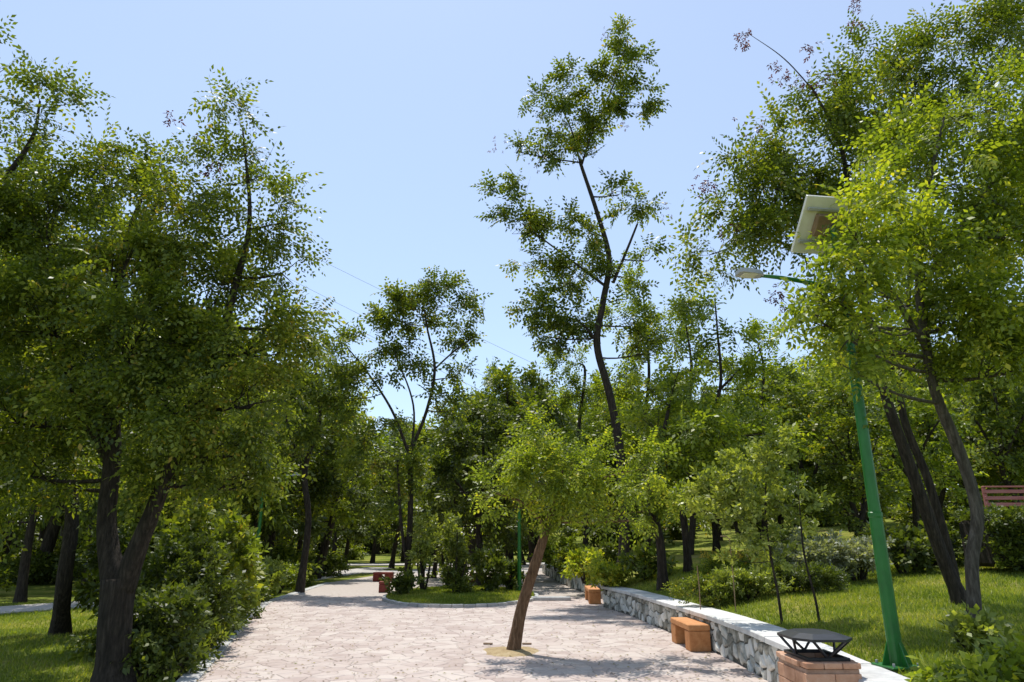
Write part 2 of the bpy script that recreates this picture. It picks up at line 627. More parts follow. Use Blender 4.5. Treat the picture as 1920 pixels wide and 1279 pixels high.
strip('path', [(-26, 15.5), (-19, 17.5), (-14.5, 20), (-12.2, 24), (-11.2, 30), (-11, 40), (-10, 55)], 2.4, -.025, M['path'])
strip('path', [(-9.5, 46), (-3, 47), (4, 50), (10, 56)], 3.4, .012, M['path'])
strip('path', [(-60, 60), (-20, 61), (0, 63), (30, 70)], 5, .02, M['path'])


# ------------------------------------------------------------------ island bed
def island():
    g = MB()
    n = 48
    rings = [(.0, .20), (.35, .19), (.7, .15), (.93, .10), (.955, .02), (.955, -.1)]
    vs, fs = [], []
    for s, z in rings:
        for k in range(n):
            a = 2 * math.pi * k / n
            vs.append((ISL_C[0] + ISL_R[0] * s * math.cos(a), ISL_C[1] + ISL_R[1] * s * math.sin(a), z + (.02 * math.sin(5 * a + s * 7) if s < .9 else 0)))
    for r_ in range(len(rings) - 1):
        for k in range(n):
            j = (k + 1) % n
            fs.append((r_ * n + k, (r_ + 1) * n + k, (r_ + 1) * n + j, r_ * n + j))
    g.add(vs, fs)
    root = tag(g.build('planting_bed', M['ground'], smooth=True), kind='structure')
    for k in range(n):
        a0, a1 = 2 * math.pi * k / n, 2 * math.pi * (k + 1) / n
        mb = MB()
        pts = []
        for rr in (.958, 1.0):
            for a in (a0 + .004, a1 - .004):
                pts.append((ISL_C[0] + ISL_R[0] * rr * math.cos(a), ISL_C[1] + ISL_R[1] * rr * math.sin(a)))
        h = .085 + random.uniform(-.008, .008)
        v8 = [(*p, -.05) for p in pts] + [(*p, h) for p in pts]
        mb.add(v8, [(4, 6, 7, 5), (0, 1, 5, 4)[::-1], (2, 3, 7, 6), (0, 4, 6, 2)[::-1], (1, 3, 7, 5)[::-1]], random.random())
        mb.build('kerb_stone', M['kerb'], root)
    return root


island()

# ------------------------------------------------------------------ stone retaining wall with cap slabs
WALL_H = .50


def stone_wall(name, label, yA, yB, fx, width_fn, h_fn, nstone=(.21, .17), slab=.95, n_obj=300, back=None):
    root = empty(name, (fx((yA + yB) / 2) + .2, (yA + yB) / 2, 0))
    ox, oy = root.location.x, root.location.y
    O = np.array([ox, oy, 0])
    ys = np.arange(yA, yB + .01, .25)
    core = MB()
    vs = []
    for y in ys:
        f, b, h = fx(y) + .085, fx(y) + width_fn(y) - .04, h_fn(y) - .004
        vs += [(f, y, -.1), (f, y, h), (b, y, h), (b, y, -.1)]
    fs = []
    for i in range(len(ys) - 1):
        a, b = 4 * i, 4 * i + 4
        for k in range(4):
            fs.append((a + k, a + (k + 1) % 4, b + (k + 1) % 4, b + k))
    fs += [(0, 3, 2, 1), tuple(4 * (len(ys) - 1) + k for k in range(4))]
    core.add(vs, fs)
    core.build('mortar_core', M['mortar'], root, origin=O)
    # rubble stones on the plaza face
    cells = voronoi(None, nstone, (yA, yB, .0, h_fn(yA) + .1), jit=.46)
    rest = MB()
    cnt = 0
    for c, poly in cells:
        h = h_fn(c[0]) - .006
        pl = clip_poly(poly, np.array([0, h]), np.array([0, 1.]))
        pl = clip_poly(pl, np.array([0, -.03]), np.array([0, -1.])) if len(pl) > 2 else pl
        pl = clip_poly(pl, np.array([yA, 0]), np.array([-1., 0])) if len(pl) > 2 else pl
        pl = clip_poly(pl, np.array([yB, 0]), np.array([1., 0])) if len(pl) > 2 else pl
        if len(pl) < 3: continue
        q = inset(pl, random.uniform(.007, .016))
        if not q: continue
        cen = np.mean(q, axis=0)
        n = len(q)
        pr = random.uniform(.012, .05)
        vs, fs = [], []
        for s, dx in ((1, .09), (1, .085 - pr * .45), (.72, .085 - pr)):
            for p in q:
                pp = cen + (p - cen) * s
                vs.append((fx(pp[0]) + dx + (random.uniform(-.008, .008) if s < 1 else 0), pp[0], pp[1]))
        vs.append((fx(cen[0]) + .085 - pr * random.uniform(1, 1.25), cen[0], cen[1]))
        for r_ in range(2):
            for i in range(n):
                j = (i + 1) % n
                fs.append((r_ * n + i, r_ * n + j, r_ * n + n + j, r_ * n + n + i))
        for i in range(n):
            fs.append((2 * n + i, 2 * n + (i + 1) % n, 3 * n))
        var = random.random()
        if cnt < n_obj:
            mb = MB(); mb.add(vs, fs, var)
            mb.build('stone', M['wallstone'], root, origin=O)
        else:
            rest.add(vs, fs, var)
        cnt += 1
    if rest.n:
        tag(rest.build('stones', M['wallstone'], root, origin=O), kind='stuff')
    # cap slabs
    y = yA
    while y < yB - .1:
        y2 = min(yB, y + slab * random.uniform(.85, 1.15))
        mb = MB()
        k = 4
        vs, fs = [], []
        t = .075
        dz = random.uniform(-.004, .004)
        for i in range(k + 1):
            yy = y + .006 + (y2 - y - .012) * i / k
            f, b, h = fx(yy) + random.uniform(-.006, .006), fx(yy) + width_fn(yy), h_fn(yy) + dz
            bv = .012
            vs += [(f, yy, h), (f, yy, h + t - bv), (f + bv, yy, h + t), (b - bv, yy, h + t), (b, yy, h + t - bv), (b, yy, h)]
        for i in range(k):
            a, b_ = 6 * i, 6 * i + 6
            for m in range(6):
                fs.append((a + m, a + (m + 1) % 6, b_ + (m + 1) % 6, b_ + m))
        fs += [(5, 4, 3, 2, 1, 0), tuple(6 * k + m for m in range(6))]
        mb.add(vs, fs, random.random())
        mb.build('cap_slab', M['cap'], root, origin=O)
        y = y2
    tag(root, label, 'wall')
    return root


stone_wall('stone_wall', 'low grey rubble stone wall with pale cap slabs beside the lawn', 5.6, 20.9, wall_x, cap_w, lambda y: WALL_H)


def far_wall_x(y):
    return float(np.interp(y, [22.0, 24, 28, 34, 45], [2.95, 2.88, 2.5, 2.1, 1.8]))


stone_wall('stone_wall', 'farther low stone wall half hidden by overhanging shrubs beyond the far bench', 22.6, 44.5, far_wall_x, lambda y: .5, lambda y: .52, nstone=(.34, .24), slab=1.4)


# ------------------------------------------------------------------ benches
def bench(label, mat, loc, rz, L=1.75, W=.39, H=.42):
    r = empty('bench', loc, rz)
    tag(r, label, 'bench')
    t = .10
    mb = MB(); mb.box((0, 0, H - t / 2), (W, L, t), 0, .6, .014)
    mb.build('seat_slab', mat, r)
    lw = .30
    for s in (-1, 1):
        mb = MB(); mb.box((0, s * (L / 2 - lw / 2 - .004), (H - t) / 2 - .004), (W - .008, lw, H - t), 0, .45 + .1 * s, .012)
        mb.build('leg', mat, r)
    return r


bench('orange terracotta block bench against the stone wall, nearest to the camera', M['terracotta'], (3.16, 13.1, .004), R(1.5), L=1.25, W=.37)
bench('orange block bench at the far end of the stone wall, beside an overhanging shrub', M['terracotta'], (2.52, 22.75, .004), R(-2), L=1.9, W=.36)
bench('red block bench by the left end of the planted island', M['redbench'], (-4.85, 27.6, .004), R(6), L=1.5, W=.34, H=.38)
bench('red block bench farther back on the path behind the island', M['redbench'], (-6.15, 34.5, .004), R(75), L=.9, W=.45, H=.42)
bench('dark red block bench in shade behind the island shrubs', M['redbench'], (-1.0, 33.5, .004), R(85), L=1.9, W=.45)

# low stone step on the path right of the island
mb = MB(); mb.box((0, 0, .05), (1.25, .42, .10), 0, .3, .015)
o = mb.build('stone_step', M['kerb']); o.location = (1.25, 23.3, .006)
tag(o, 'low flat stone block lying in tree shade on the path behind the leaning trunk', 'step')


# ------------------------------------------------------------------ brick litter bin with black lid
def litter_bin():
    x0, x1, y0, y1, H = 2.66, 3.165, 6.78, 7.48, .70
    r = empty('litter_bin', ((x0 + x1) / 2, (y0 + y1) / 2, 0))
    tag(r, 'square brick litter bin with black steel lid on slanted legs, against the stone wall', 'litter bin')
    O = np.array([(x0 + x1) / 2, (y0 + y1) / 2, 0])
    W, D = x1 - x0, y1 - y0
    mb = MB(); mb.box((0, 0, .325), (W - .024, D - .024, .65), 0, .5)
    mb.build('mortar_core', M['brickjoint'], r)
    bh, bl, j = .118, .262, .006
    z, row = .0, 0
    while z < .60:
        for face in range(4):
            Lf = W if face % 2 == 0 else D
            off = 0 if row % 2 == 0 else -(bl + j) / 2
            x = -Lf / 2 + off
            while x < Lf / 2 - .01:
                a, b = max(x, -Lf / 2), min(x + bl, Lf / 2)
                if b - a > .03:
                    m = MB()
                    c = (a + b) / 2
                    pr = random.uniform(-.002, .003)
                    th = .03
                    if face == 0: cc, ss = (c, -D / 2 + th / 2 - pr, z + bh / 2), (b - a, th, bh)
                    elif face == 2: cc, ss = (c, D / 2 - th / 2 + pr, z + bh / 2), (b - a, th, bh)
                    elif face == 1: cc, ss = (W / 2 - th / 2 + pr, c, z + bh / 2), (th, b - a, bh)
                    else: cc, ss = (-W / 2 + th / 2 - pr, c, z + bh / 2), (th, b - a, bh)
                    m.box(cc, ss, 0, random.random(), .004)
                    m.build('brick', M['brick'], r)
                x += bl + j
        z += bh + j
        row += 1
    # coping course with a thin lip
    for i in range(3):
        for s in (-1, 1):
            m = MB(); m.box((-W / 2 + (i + .5) * W / 3, s * (D / 2 - .055), .682), (W / 3 - .006 + (.0), .15, .05), 0, random.random(), .006)
            m.build('coping_brick', M['brick'], r)
    for i in range(3):
        for s in (-1, 1):
            m = MB(); m.box((s * (W / 2 - .05), -D / 2 + .135 + (i + .5) * (D - .27) / 3, .682), (.14, (D - .27) / 3 - .006, .05), 0, random.random(), .006)
            m.build('coping_brick', M['brick'], r)
    # steel lid: base frame, zig-zag legs, hipped plate
    lid = MB()
    a, b = W / 2 + .03, D / 2 + .0
    zt = .90
    out = [(-a, -b * .55), (-a * .55, -b), (a * .55, -b), (a, -b * .55), (a, b * .55), (a * .55, b), (-a * .55, b), (-a, b * .55)]
    vs = [(x, y, zt - .022) for x, y in out] + [(x, y, zt) for x, y in out] + [(x * .62, y * .62, zt + .035) for x, y in out]
    fs = [tuple(range(7, -1, -1))] + [(i, (i + 1) % 8, 8 + (i + 1) % 8, 8 + i) for i in range(8)] + [(8 + i, 8 + (i + 1) % 8, 16 + (i + 1) % 8, 16 + i) for i in range(8)] + [tuple(range(16, 24))]
    lid.add(vs, fs)
    lid.build('lid', M['black'], r)
    base = MB()
    for c, s in (((0, -D / 2 + .09, .722), (W - .1, .035, .03)), ((0, D / 2 - .09, .722), (W - .1, .035, .03)), ((-W / 2 + .07, 0, .722), (.035, D - .22, .03)), ((W / 2 - .07, 0, .722), (.035, D - .22, .03))):
        base.box(c, s, 0, .5, .004)
    base.build('base_frame', M['black'], r)
    feet = [((0, -D / 2 + .09), 1, 2), ((W / 2 - .07, 0), 3, 4), ((0, D / 2 - .09), 5, 6), ((-W / 2 + .07, 0), 7, 0)]
    for f, i, j_ in feet:
        for k in (i, j_):
            m = MB()
            m.tube([(f[0], f[1], .73), (out[k][0] * .96, out[k][1] * .96, zt - .012)], [.013, .013], 6)
            m.build('leg', M['black'], r)


litter_bin()


# ------------------------------------------------------------------ solar street lamps
def street_lamp(label, loc, rz, side=1, panel=True):
    r = empty('street_lamp', loc, rz)
    tag(r, label, 'street lamp', 'green solar street lamps')
    mb = MB(); mb.box((0, 0, .012), (.34, .34, .024), 0, .5, .005)
    bp = mb.build('base_plate', M['green'], r)
    for sx in (-1, 1):
        for sy in (-1, 1):
            m = MB(); m.tube([(sx * .13, sy * .13, .02), (sx * .13, sy * .13, .055)], [.014, .014], 6); m.build('bolt', M['grey'], bp)
    for k in range(4):
        a = k * math.pi / 2
        m = MB()
        c, s = math.cos(a), math.sin(a)
        tx, ty = -s * .006, c * .006
        m.add([(c * .08 + tx, s * .08 + ty, .024), (c * .165 + tx, s * .165 + ty, .024), (c * .08 + tx, s * .08 + ty, .24), (c * .08 - tx, s * .08 - ty, .024), (c * .165 - tx, s * .165 - ty, .024), (c * .08 - tx, s * .08 - ty, .24)],
              [(0, 1, 2), (5, 4, 3), (0, 3, 4, 1), (1, 4, 5, 2), (2, 5, 3, 0)])
        m.build('gusset', M['green'], r)
    mb = MB()
    zs = [0, .6, 1.42, 1.43, 1.47, 1.48, 2.6, 3.0, 3.01, 4.8]
    rs = [.070, .068, .065, .071, .071, .060, .056, .054, .046, .040]
    mb.tube([(0, 0, z + .02) for z in zs], rs, 16)
    mb.build('pole', M['green'], r, smooth=False)
    mb = MB()
    mb.tube([(0, 0, 3.98), (-.35 * side, -.02, 4.05), (-.75 * side, -.04, 4.09), (-1.02 * side, -.05, 4.10)], [.028, .026, .024, .022], 8)
    mb.build('arm', M['green'], r, smooth=True)
    h = MB()
    # luminaire: flat tapered housing
    prof = [(-1.0, .035, .028), (-1.05, .075, .035), (-1.16, .095, .04), (-1.27, .09, .032), (-1.30, .06, .02)]
    vs, fs = [], []
    for x, w_, hh in prof:
        zc = 4.105 - (x + 1.0) * .06
        x *= side
        vs += [(x, -.05 - w_, zc - .02), (x, -.05 + w_, zc - .02), (x, -.05 + w_ * .8, zc + hh), (x, -.05 - w_ * .8, zc + hh)]
    for i in range(len(prof) - 1):
        for k in range(4):
            fs.append((4 * i + k, 4 * i + (k + 1) % 4, 4 * i + 4 + (k + 1) % 4, 4 * i + 4 + k))
    fs += [(3, 2, 1, 0), tuple(4 * (len(prof) - 1) + k for k in range(4))]
    h.add(vs, fs)
    hd = h.build('lamp_head', M['grey'], r)
    m = MB(); m.box((-1.165 * side, -.05, 4.094), (.17, .13, .012), 0, .5, .003); m.build('lens', M['lens'], hd)
    if not panel:
        return r
    # tilted panel on the pole top: cream underside, dark cells on the upper face
    tl = R(-48)
    c, s = math.cos(tl), math.sin(tl)

    def T(x, y, z, zc=4.78):
        return (x, y * c - z * s, zc + y * s + z * c)
    pan = MB()
    n0 = MB(); n0.box((.02, 0, .10), (.82, .70, .045), 0, .5, .006)
    n0.v = [T(*q) for q in n0.v]
    pn = n0.build('solar_panel', M['white'], r)
    n1 = MB()
    for i in range(6):
        for k in range(4):
            n1.box((.02 - .385 + (i + .5) * .77 / 6, -.325 + (k + .5) * .65 / 4, .1265), (.77 / 6 - .008, .65 / 4 - .008, .005), 0, .5)
    n1.v = [T(*q) for q in n1.v]
    n1.build('solar_cells', M['cell'], pn)
    for yy in (-.2, .2):
        n4 = MB(); n4.box((.02, yy, .062), (.74, .035, .03), 0, .5, .004)
        n4.v = [T(*q) for q in n4.v]
        n4.build('rail', M['grey'], pn)
    n2 = MB(); n2.box((-.05, -.02, .035), (.36, .26, .085), 0, .5, .01)
    n2.v = [T(*q) for q in n2.v]
    n2.build('battery_box', M['brown'], r)
    n3 = MB(); n3.tube([(0, 0, 4.78), (0, 0, 4.87)], [.056, .056], 12)
    n3.build('bracket', M['black'], r)
    return r


LAMP = street_lamp('thick green solar street lamp rising beside the black-lidded brick bin', (3.83, 7.42, hill(3.83, 7.42) + .02), R(8))


p = gnd(974, 1118)
street_lamp('green lamp post standing in the planted island, left of the leaning trunk', (p[0], p[1], .09), R(-6), -1, False)
street_lamp('green lamp post among the shrubs along the left edge of the plaza', (-8.75, 24.5, -.06), R(-4), -1, False)

# ------------------------------------------------------------------ foliage engine
def frond_template(n, L, lw, ll, droop, kind='pinnate'):
    """leaf spray in its own frame (x along, y across, z up): (m,4,3) diamonds"""
    out = []
    def leaf(base, d, nrm, l, w_):
        d = d / np.linalg.norm(d)
        s = np.cross(nrm, d); s /= np.linalg.norm(s)
        up = np.cross(d, s)
        tip = base + d * l - up * l * .12
        m1 = base + d * l * .45 + s * w_ * .5 - up * .0
        m2 = base + d * l * .45 - s * w_ * .5 - up * .0
        out.append([base, m1, tip, m2])
    if kind == 'pinnate':
        k = n // 2
        for i in range(k):
            t = (i + .6) / k
            x = L * t
            z = -droop * L * t * t
            tang = np.array([1, 0, -2 * droop * t])
            sc = (1 - .35 * abs(t - .45) * 1.6)
            for s in (-1, 1):
                d = tang * .45 + np.array([0, s, -.22])
                leaf(np.array([x, s * .006, z]), d, np.array([random.uniform(-.35, .35), random.uniform(-.35, .35), 1]), ll * sc * random.uniform(.85, 1.15), lw * sc)
        leaf(np.array([L, 0, -droop * L]), np.array([1, 0, -2 * droop]), np.array([0, 0, 1.]), ll, lw)
    else:   # broad: whorled simple leaves
        for i in range(n):
            a = 2.4 * i + random.uniform(-.3, .3)
            t = (i + 1) / n
            d = np.array([.55 + .5 * t, math.cos(a) * .9, math.sin(a) * .9])
            leaf(np.array([L * t * .8, 0, 0]), d, np.array([random.uniform(-.6, .6), random.uniform(-.6, .6), 1]), ll * random.uniform(.75, 1.2), lw)
    return np.array(out)


def tset(*a, k=5, **kw):
    return [frond_template(*a, random.uniform(.2, .85), **kw) for _ in range(k)]


FT = {
    'near': (tset(13, .27, .034, .062), 13),
    'mid': (tset(9, .33, .062, .11), 9),
    'far': (tset(7, .42, .11, .19), 7),
    'back': (tset(5, .55, .20, .34), 5),
    'broad': (tset(6, .16, .045, .085, kind='broad'), 6),
    'broad_mid': (tset(5, .22, .075, .13, kind='broad'), 5),
    'tiny': (tset(7, .12, .022, .05, kind='broad'), 7),
}


def tarea(ft):
    T = FT[ft][0][0]
    d1 = np.linalg.norm(T[:, 2] - T[:, 0], axis=1)
    d2 = np.linalg.norm(T[:, 1] - T[:, 3], axis=1)
    return float((d1 * d2 * .5).sum())


def unit(a):
    return a / np.maximum(np.linalg.norm(a, axis=-1, keepdims=True), 1e-9)


def place_fronds(pos, dirs, ft, scale=1.0, var=None, flat=.75):
    n = len(pos)
    T = FT[ft][0]
    d = unit(dirs)
    up = np.array([0, 0, 1.]) + RNG.normal(0, flat, (n, 3))
    y = unit(np.cross(up, d))
    z = np.cross(d, y)
    sc = scale * RNG.uniform(.75, 1.25, n)
    which = RNG.integers(0, len(T), n)
    if var is None: var = RNG.beta(2, 2.4, n)
    Vs, Vv = [], []
    for t in range(len(T)):
        m = which == t
        if not m.any(): continue
        tt = T[t].reshape(-1, 3)
        v = (tt[None, :, 0, None] * d[m][:, None, :] + tt[None, :, 1, None] * y[m][:, None, :] + tt[None, :, 2, None] * z[m][:, None, :]) * sc[m][:, None, None] + pos[m][:, None, :]
        Vs.append(v.reshape(-1, 3))
        vv = np.repeat(var[m], len(T[t])) + RNG.normal(0, .16, m.sum() * len(T[t]))
        Vv.append(np.repeat(np.clip(vv, 0, .972), 4))
    return np.concatenate(Vs), np.concatenate(Vv)


def bez(a, b, n=5, sag=.0, wob=.0):
    a, b = np.asarray(a, float), np.asarray(b, float)
    L = np.linalg.norm(b - a)
    ctrl = (a + b) / 2 + np.array([0, 0, sag * L]) + RNG.normal(0, wob * L + 1e-6, 3)
    t = np.linspace(0, 1, n)[:, None]
    return (1 - t) ** 2 * a + 2 * t * (1 - t) * ctrl + t ** 2 * b


COVER = 1.75
FS = {'near': 1.32, 'mid': 1.35, 'broad': 1.1}


def crown_from_lobes(wood, nodes, node_r, lobes, ft, scale, r_limb=.05, per_tip=10, var_shift=0.0, dens=1.0):
    """nodes: points on the stems. lobes: (centre, radii(3), cover[, var]). Adds limbs/twigs to wood; returns leaf verts + var"""
    LV, VV = [], []
    scale = scale * FS.get(ft, 1.15)
    fa = tarea(ft) * scale * scale
    nodes = np.asarray(nodes); node_r = np.asarray(node_r)
    for lb in lobes:
        c, rad, cover = np.asarray(lb[0], float), np.asarray(lb[1], float), lb[2]
        vs = lb[3] if len(lb) > 3 else 0.0
        d = np.linalg.norm(nodes - c, axis=1) + np.maximum(0, nodes[:, 2] - c[2] + .25 * rad[2]) * 1.5
        i = int(np.argmin(d))
        rl = min(node_r[i] * .5, r_limb * .6)
        hub = c + np.array([0, 0, -.25 * rad[2]])
        limb = bez(nodes[i], hub, 6, sag=-.06, wob=.05)
        if np.linalg.norm(nodes[i] - hub) > .15:
            wood.tube(limb, np.linspace(rl, rl * .55, 6), 5, cap=False)
        n_fr = max(12, int(COVER * dens * cover * math.pi * rad[0] * rad[2] / fa))
        n_tip = max(4, n_fr // per_tip)
        n_sub = max(5, min(22, n_tip // 4 + 2))
        # sub-branch ends spread through the lobe, mostly near its shell
        dd = unit(RNG.normal(0, 1, (n_sub, 3)) + np.array([0, 0, .25]))
        rr = RNG.uniform(.45, .85, (n_sub, 1))
        subs = c + dd * rr * rad
        starts = limb[RNG.integers(3, 6, n_sub)]
        for s0, s1 in zip(starts, subs):
            b = bez(s0, s1, 4, sag=.05, wob=.08)
            wood.tube(b, [rl * .45, rl * .35, rl * .25, rl * .14], 4, cap=False)
        which = RNG.integers(0, n_sub, n_tip)
        tips = subs[which] + RNG.normal(0, .24, (n_tip, 3)) * rad * RNG.uniform(.6, 1.25, (n_tip, 1))
        # keep them in the lobe, softly
        q = (tips - c) / rad
        qn = np.linalg.norm(q, axis=1, keepdims=True)
        q = np.where(qn > 1.08, q / qn * (1.08 - .25 * RNG.random((n_tip, 1)) ** 2), q)
        tips = c + q * rad
        # twigs
        base = subs[which] * .75 + starts[which] * .25
        tw = tips - base
        tl = np.linalg.norm(tw, axis=1)
        rt = max(.004, rl * .10)
        for k in range(n_tip):
            if k % 2 == 0 and tl[k] > .08:
                wood.tube([base[k], (base[k] + tips[k]) / 2 + np.array([0, 0, .04 * tl[k]]), tips[k]], [rt * 1.3, rt, rt * .5], 3, cap=False)
        # fronds along the outer part of each twig
        m = per_tip
        t = RNG.uniform(.2, 1.05, (n_tip, m, 1))
        pos = (base[:, None] + tw[:, None] * t + RNG.normal(0, .03 * scale, (n_tip, m, 3))).reshape(-1, 3)
        outw = unit(tips - c)[:, None] * .6 + unit(tw)[:, None] * .7 + RNG.normal(0, .75, (n_tip, m, 3)) + np.array([0, 0, .0])
        tipvar = RNG.beta(2, 2.6, (n_tip, 1)) * .55 + RNG.beta(2, 2.6, (n_tip, m)) * .45 + vs + var_shift
        V, vv = place_fronds(pos, outw.reshape(-1, 3), ft, scale, tipvar.ravel())
        LV.append(V); VV.append(vv)
    return np.concatenate(LV), np.concatenate(VV)


def smooth_path(pts, rad, sub=4):
    """Catmull-Rom through the points"""
    P = [np.asarray(p, float) for p in pts]
    P = [2 * P[0] - P[1]] + P + [2 * P[-1] - P[-2]]
    o, r_ = [], []
    for i in range(1, len(P) - 2):
        for k in range(sub):
            t = k / sub
            a, b, c, d = P[i - 1], P[i], P[i + 1], P[i + 2]
            o.append(.5 * (2 * b + (c - a) * t + (2 * a - 5 * b + 4 * c - d) * t * t + (3 * b - a - 3 * c + d) * t ** 3))
            r_.append(rad[i - 1] * (1 - t) + rad[i] * t)
    o.append(P[-2]); r_.append(rad[-1])
    return o, r_


def lobe(px, py, Y, rx, ry, cover, var=0.0, dep=1.0):
    c = at(px, py, Y)
    z = zdepth(c)
    wx, wz = rx * z / FPX, ry * z / FPX
    return (c, (wx, (wx + wz) / 2 * dep, wz), cover, var)


def tree(name, label, stems, lobes, ft, mat='leaf', bark='bark', scale=1.0, cat='tree', group=None, r_limb=.05, per_tip=10, pods=None, flare=1.35, sides=14, var_shift=0.0, thick=1.0, dens=1.0):
    """stems: list of [(px,py,Y,r), ...] or [(xyz, r), ...]; the first stem's first point is the base"""
    conv = []
    for st in stems:
        pts, rr = [], []
        for s in st:
            if len(s) == 4:
                pts.append(at(s[0], s[1], s[2])); rr.append(s[3])
            else:
                pts.append(np.asarray(s[0], float)); rr.append(s[1])
        conv.append((pts, [q * thick for q in rr]))
    base = conv[0][0][0].copy()
    root = empty(name, base)
    tag(root, label, cat, group)
    wood, trunk = MB(), MB()
    nodes, nr = [], []
    for k, (pts, rr) in enumerate(conv):
        p, r_ = smooth_path(pts, rr, 7)
        if k == 0:
            r_[0] *= flare; r_[1] *= 1 + (flare - 1) * .55; r_[2] *= 1 + (flare - 1) * .25
            p.insert(0, p[0] - np.array([0, 0, .12])); r_.insert(0, r_[0] * 1.08)
        trunk.tube([q - base for q in p], r_, sides if k == 0 else max(6, sides - 2), rough=.055)
        a = 1 if len(conv) > 1 and k == 0 else max(1, len(p) // 4)
        nodes += p[a:]; nr += r_[a:]
    nodes = [q - base for q in nodes]
    lb = [(l[0] - base, *l[1:]) for l in lobes]
    V, vv = crown_from_lobes(wood, nodes, nr, lb, ft, scale, r_limb, per_tip, var_shift, dens)
    trunk.build('trunk', M[bark], root, smooth=True)
    tag(wood.build('limbs', M[bark], root, smooth=True), kind='stuff')
    quads_mesh('crown', V, vv, M[mat], root)
    if pods:
        PV, PP = [], []
        for (px, py, Y, n, sp) in pods:
            c = at(px, py, Y) - base
            pos = c + RNG.normal(0, sp, (n, 3))
            a, b = place_fronds(pos, RNG.normal(0, .5, (n, 3)) + np.array([0, 0, -.8]), 'tiny', 1.25, RNG.random(n))
            PV.append(a); PP.append(b)
        tag(quads_mesh('seed_pods', np.concatenate(PV), np.concatenate(PP), M['pod'], root), kind='stuff')
    return root


def on_hill(px, py, Y):
    """a base point straight below the photo pixel, standing on the slope"""
    p = at(px, py, Y)
    return np.array([p[0], p[1], hill(p[0], p[1])])


def G(x, y, r, right=False):
    return (np.array([x, y, hill(x, y) if right else -.06]), r)


# ------------------------------------------------------------------ trees near the camera
# big forked tree at the left
b = at(213, 1279, 9.7); b[2] = -.06
tree('locust_tree', 'big forked tree with thick dark trunk at the left edge of the plaza',
     [[(b, .33), (215, 1180, 9.7, .30), (222, 1085, 9.7, .31)],
      [(215, 1100, 9.7, .24), (200, 980, 9.8, .19), (212, 830, 9.9, .16), (205, 650, 10, .12), (230, 480, 10, .08), (280, 330, 10, .03)],
      [(228, 1105, 9.7, .24), (265, 1010, 9.6, .17), (315, 890, 9.5, .14), (390, 720, 9.6, .11), (440, 540, 9.8, .08), (468, 410, 9.8, .05), (455, 240, 9.8, .02)],
      [(210, 880, 9.9, .12), (130, 700, 9.6, .09), (90, 520, 9.5, .05)]],
     [lobe(450, 215, 9.8, 70, 70, .8, .0), lobe(500, 310, 9.8, 65, 65, .75), lobe(425, 330, 9.8, 70, 70, .8), lobe(535, 400, 9.8, 55, 75, 1.6), lobe(455, 450, 9.9, 80, 80, 1.1),
      lobe(300, 300, 10.2, 100, 60, .9), lobe(200, 330, 10, 110, 80, 1.5), lobe(310, 430, 9.6, 105, 95, 2.0, .12), lobe(230, 500, 9.2, 120, 100, 2.0, .14), lobe(100, 420, 9.6, 110, 110, 2.0),
      lobe(380, 560, 9.7, 110, 90, 2.0), lobe(480, 640, 9.7, 105, 90, 2.0, .1), lobe(555, 600, 10, 55, 65, 1.5), lobe(530, 500, 9.9, 50, 55, 1.2), lobe(250, 640, 9.2, 140, 110, 2.2), lobe(90, 600, 9.4, 130, 120, 2.2),
      lobe(470, 745, 9.5, 100, 80, 2.0, .08), lobe(330, 760, 9.3, 130, 90, 2.2), lobe(170, 780, 9.4, 130, 90, 2.2), lobe(40, 770, 9.6, 100, 100, 2.2), lobe(400, 850, 9.7, 110, 60, 2.0), lobe(485, 840, 9.8, 45, 60, 1.2), lobe(440, 905, 9.9, 80, 50, 1.6), lobe(330, 880, 9.6, 70, 60, 1.3), lobe(240, 860, 10.3, 60, 70, 1.5), lobe(60, 880, 9.8, 90, 60, 1.6), lobe(140, 900, 10.4, 70, 60, 1.2)],
     'near', scale=1.05, r_limb=.06, thick=.68, dens=1.05, pods=[(400, 310, 9.8, 16, .08), (330, 215, 9.8, 8, .1), (385, 270, 9.8, 8, .07)])

# leaning trunk behind it on the left lawn
b = gnd(112, 1188, -.06)
tree('locust_tree', 'slim dark tree on the striped lawn left of the big forked trunk',
     [[(b, .17), (120, 1090, 14.8, .15), (135, 960, 14.9, .13), (120, 820, 15, .11), (80, 640, 15, .08), (60, 400, 15, .04)]],
     [lobe(30, 500, 15, 120, 110, 1.8), lobe(-40, 640, 15, 120, 130, 2), lobe(70, 700, 15.5, 130, 110, 1.8), lobe(150, 840, 15.5, 120, 70, 1.8), lobe(30, 880, 15, 120, 60, 1.8), lobe(-40, 350, 15, 100, 100, 1.5), lobe(60, 350, 15, 70, 60, 1), lobe(230, 620, 14.5, 110, 90, 2), lobe(330, 640, 14.3, 110, 90, 2), lobe(200, 470, 14.5, 110, 90, 1.6), lobe(130, 740, 13.5, 110, 70, 1.8), lobe(-80, 760, 13.5, 110, 90, 1.8), lobe(20, 790, 13, 90, 60, 1.5), lobe(60, 680, 12.0, 120, 80, 2), lobe(180, 690, 12.2, 110, 70, 2), lobe(-60, 700, 12, 100, 80, 2), lobe(110, 600, 16, 110, 80, 1.6)],  # later lobes added unseen behind the forked tree's crown to shade the lawn
     'mid', r_limb=.05)

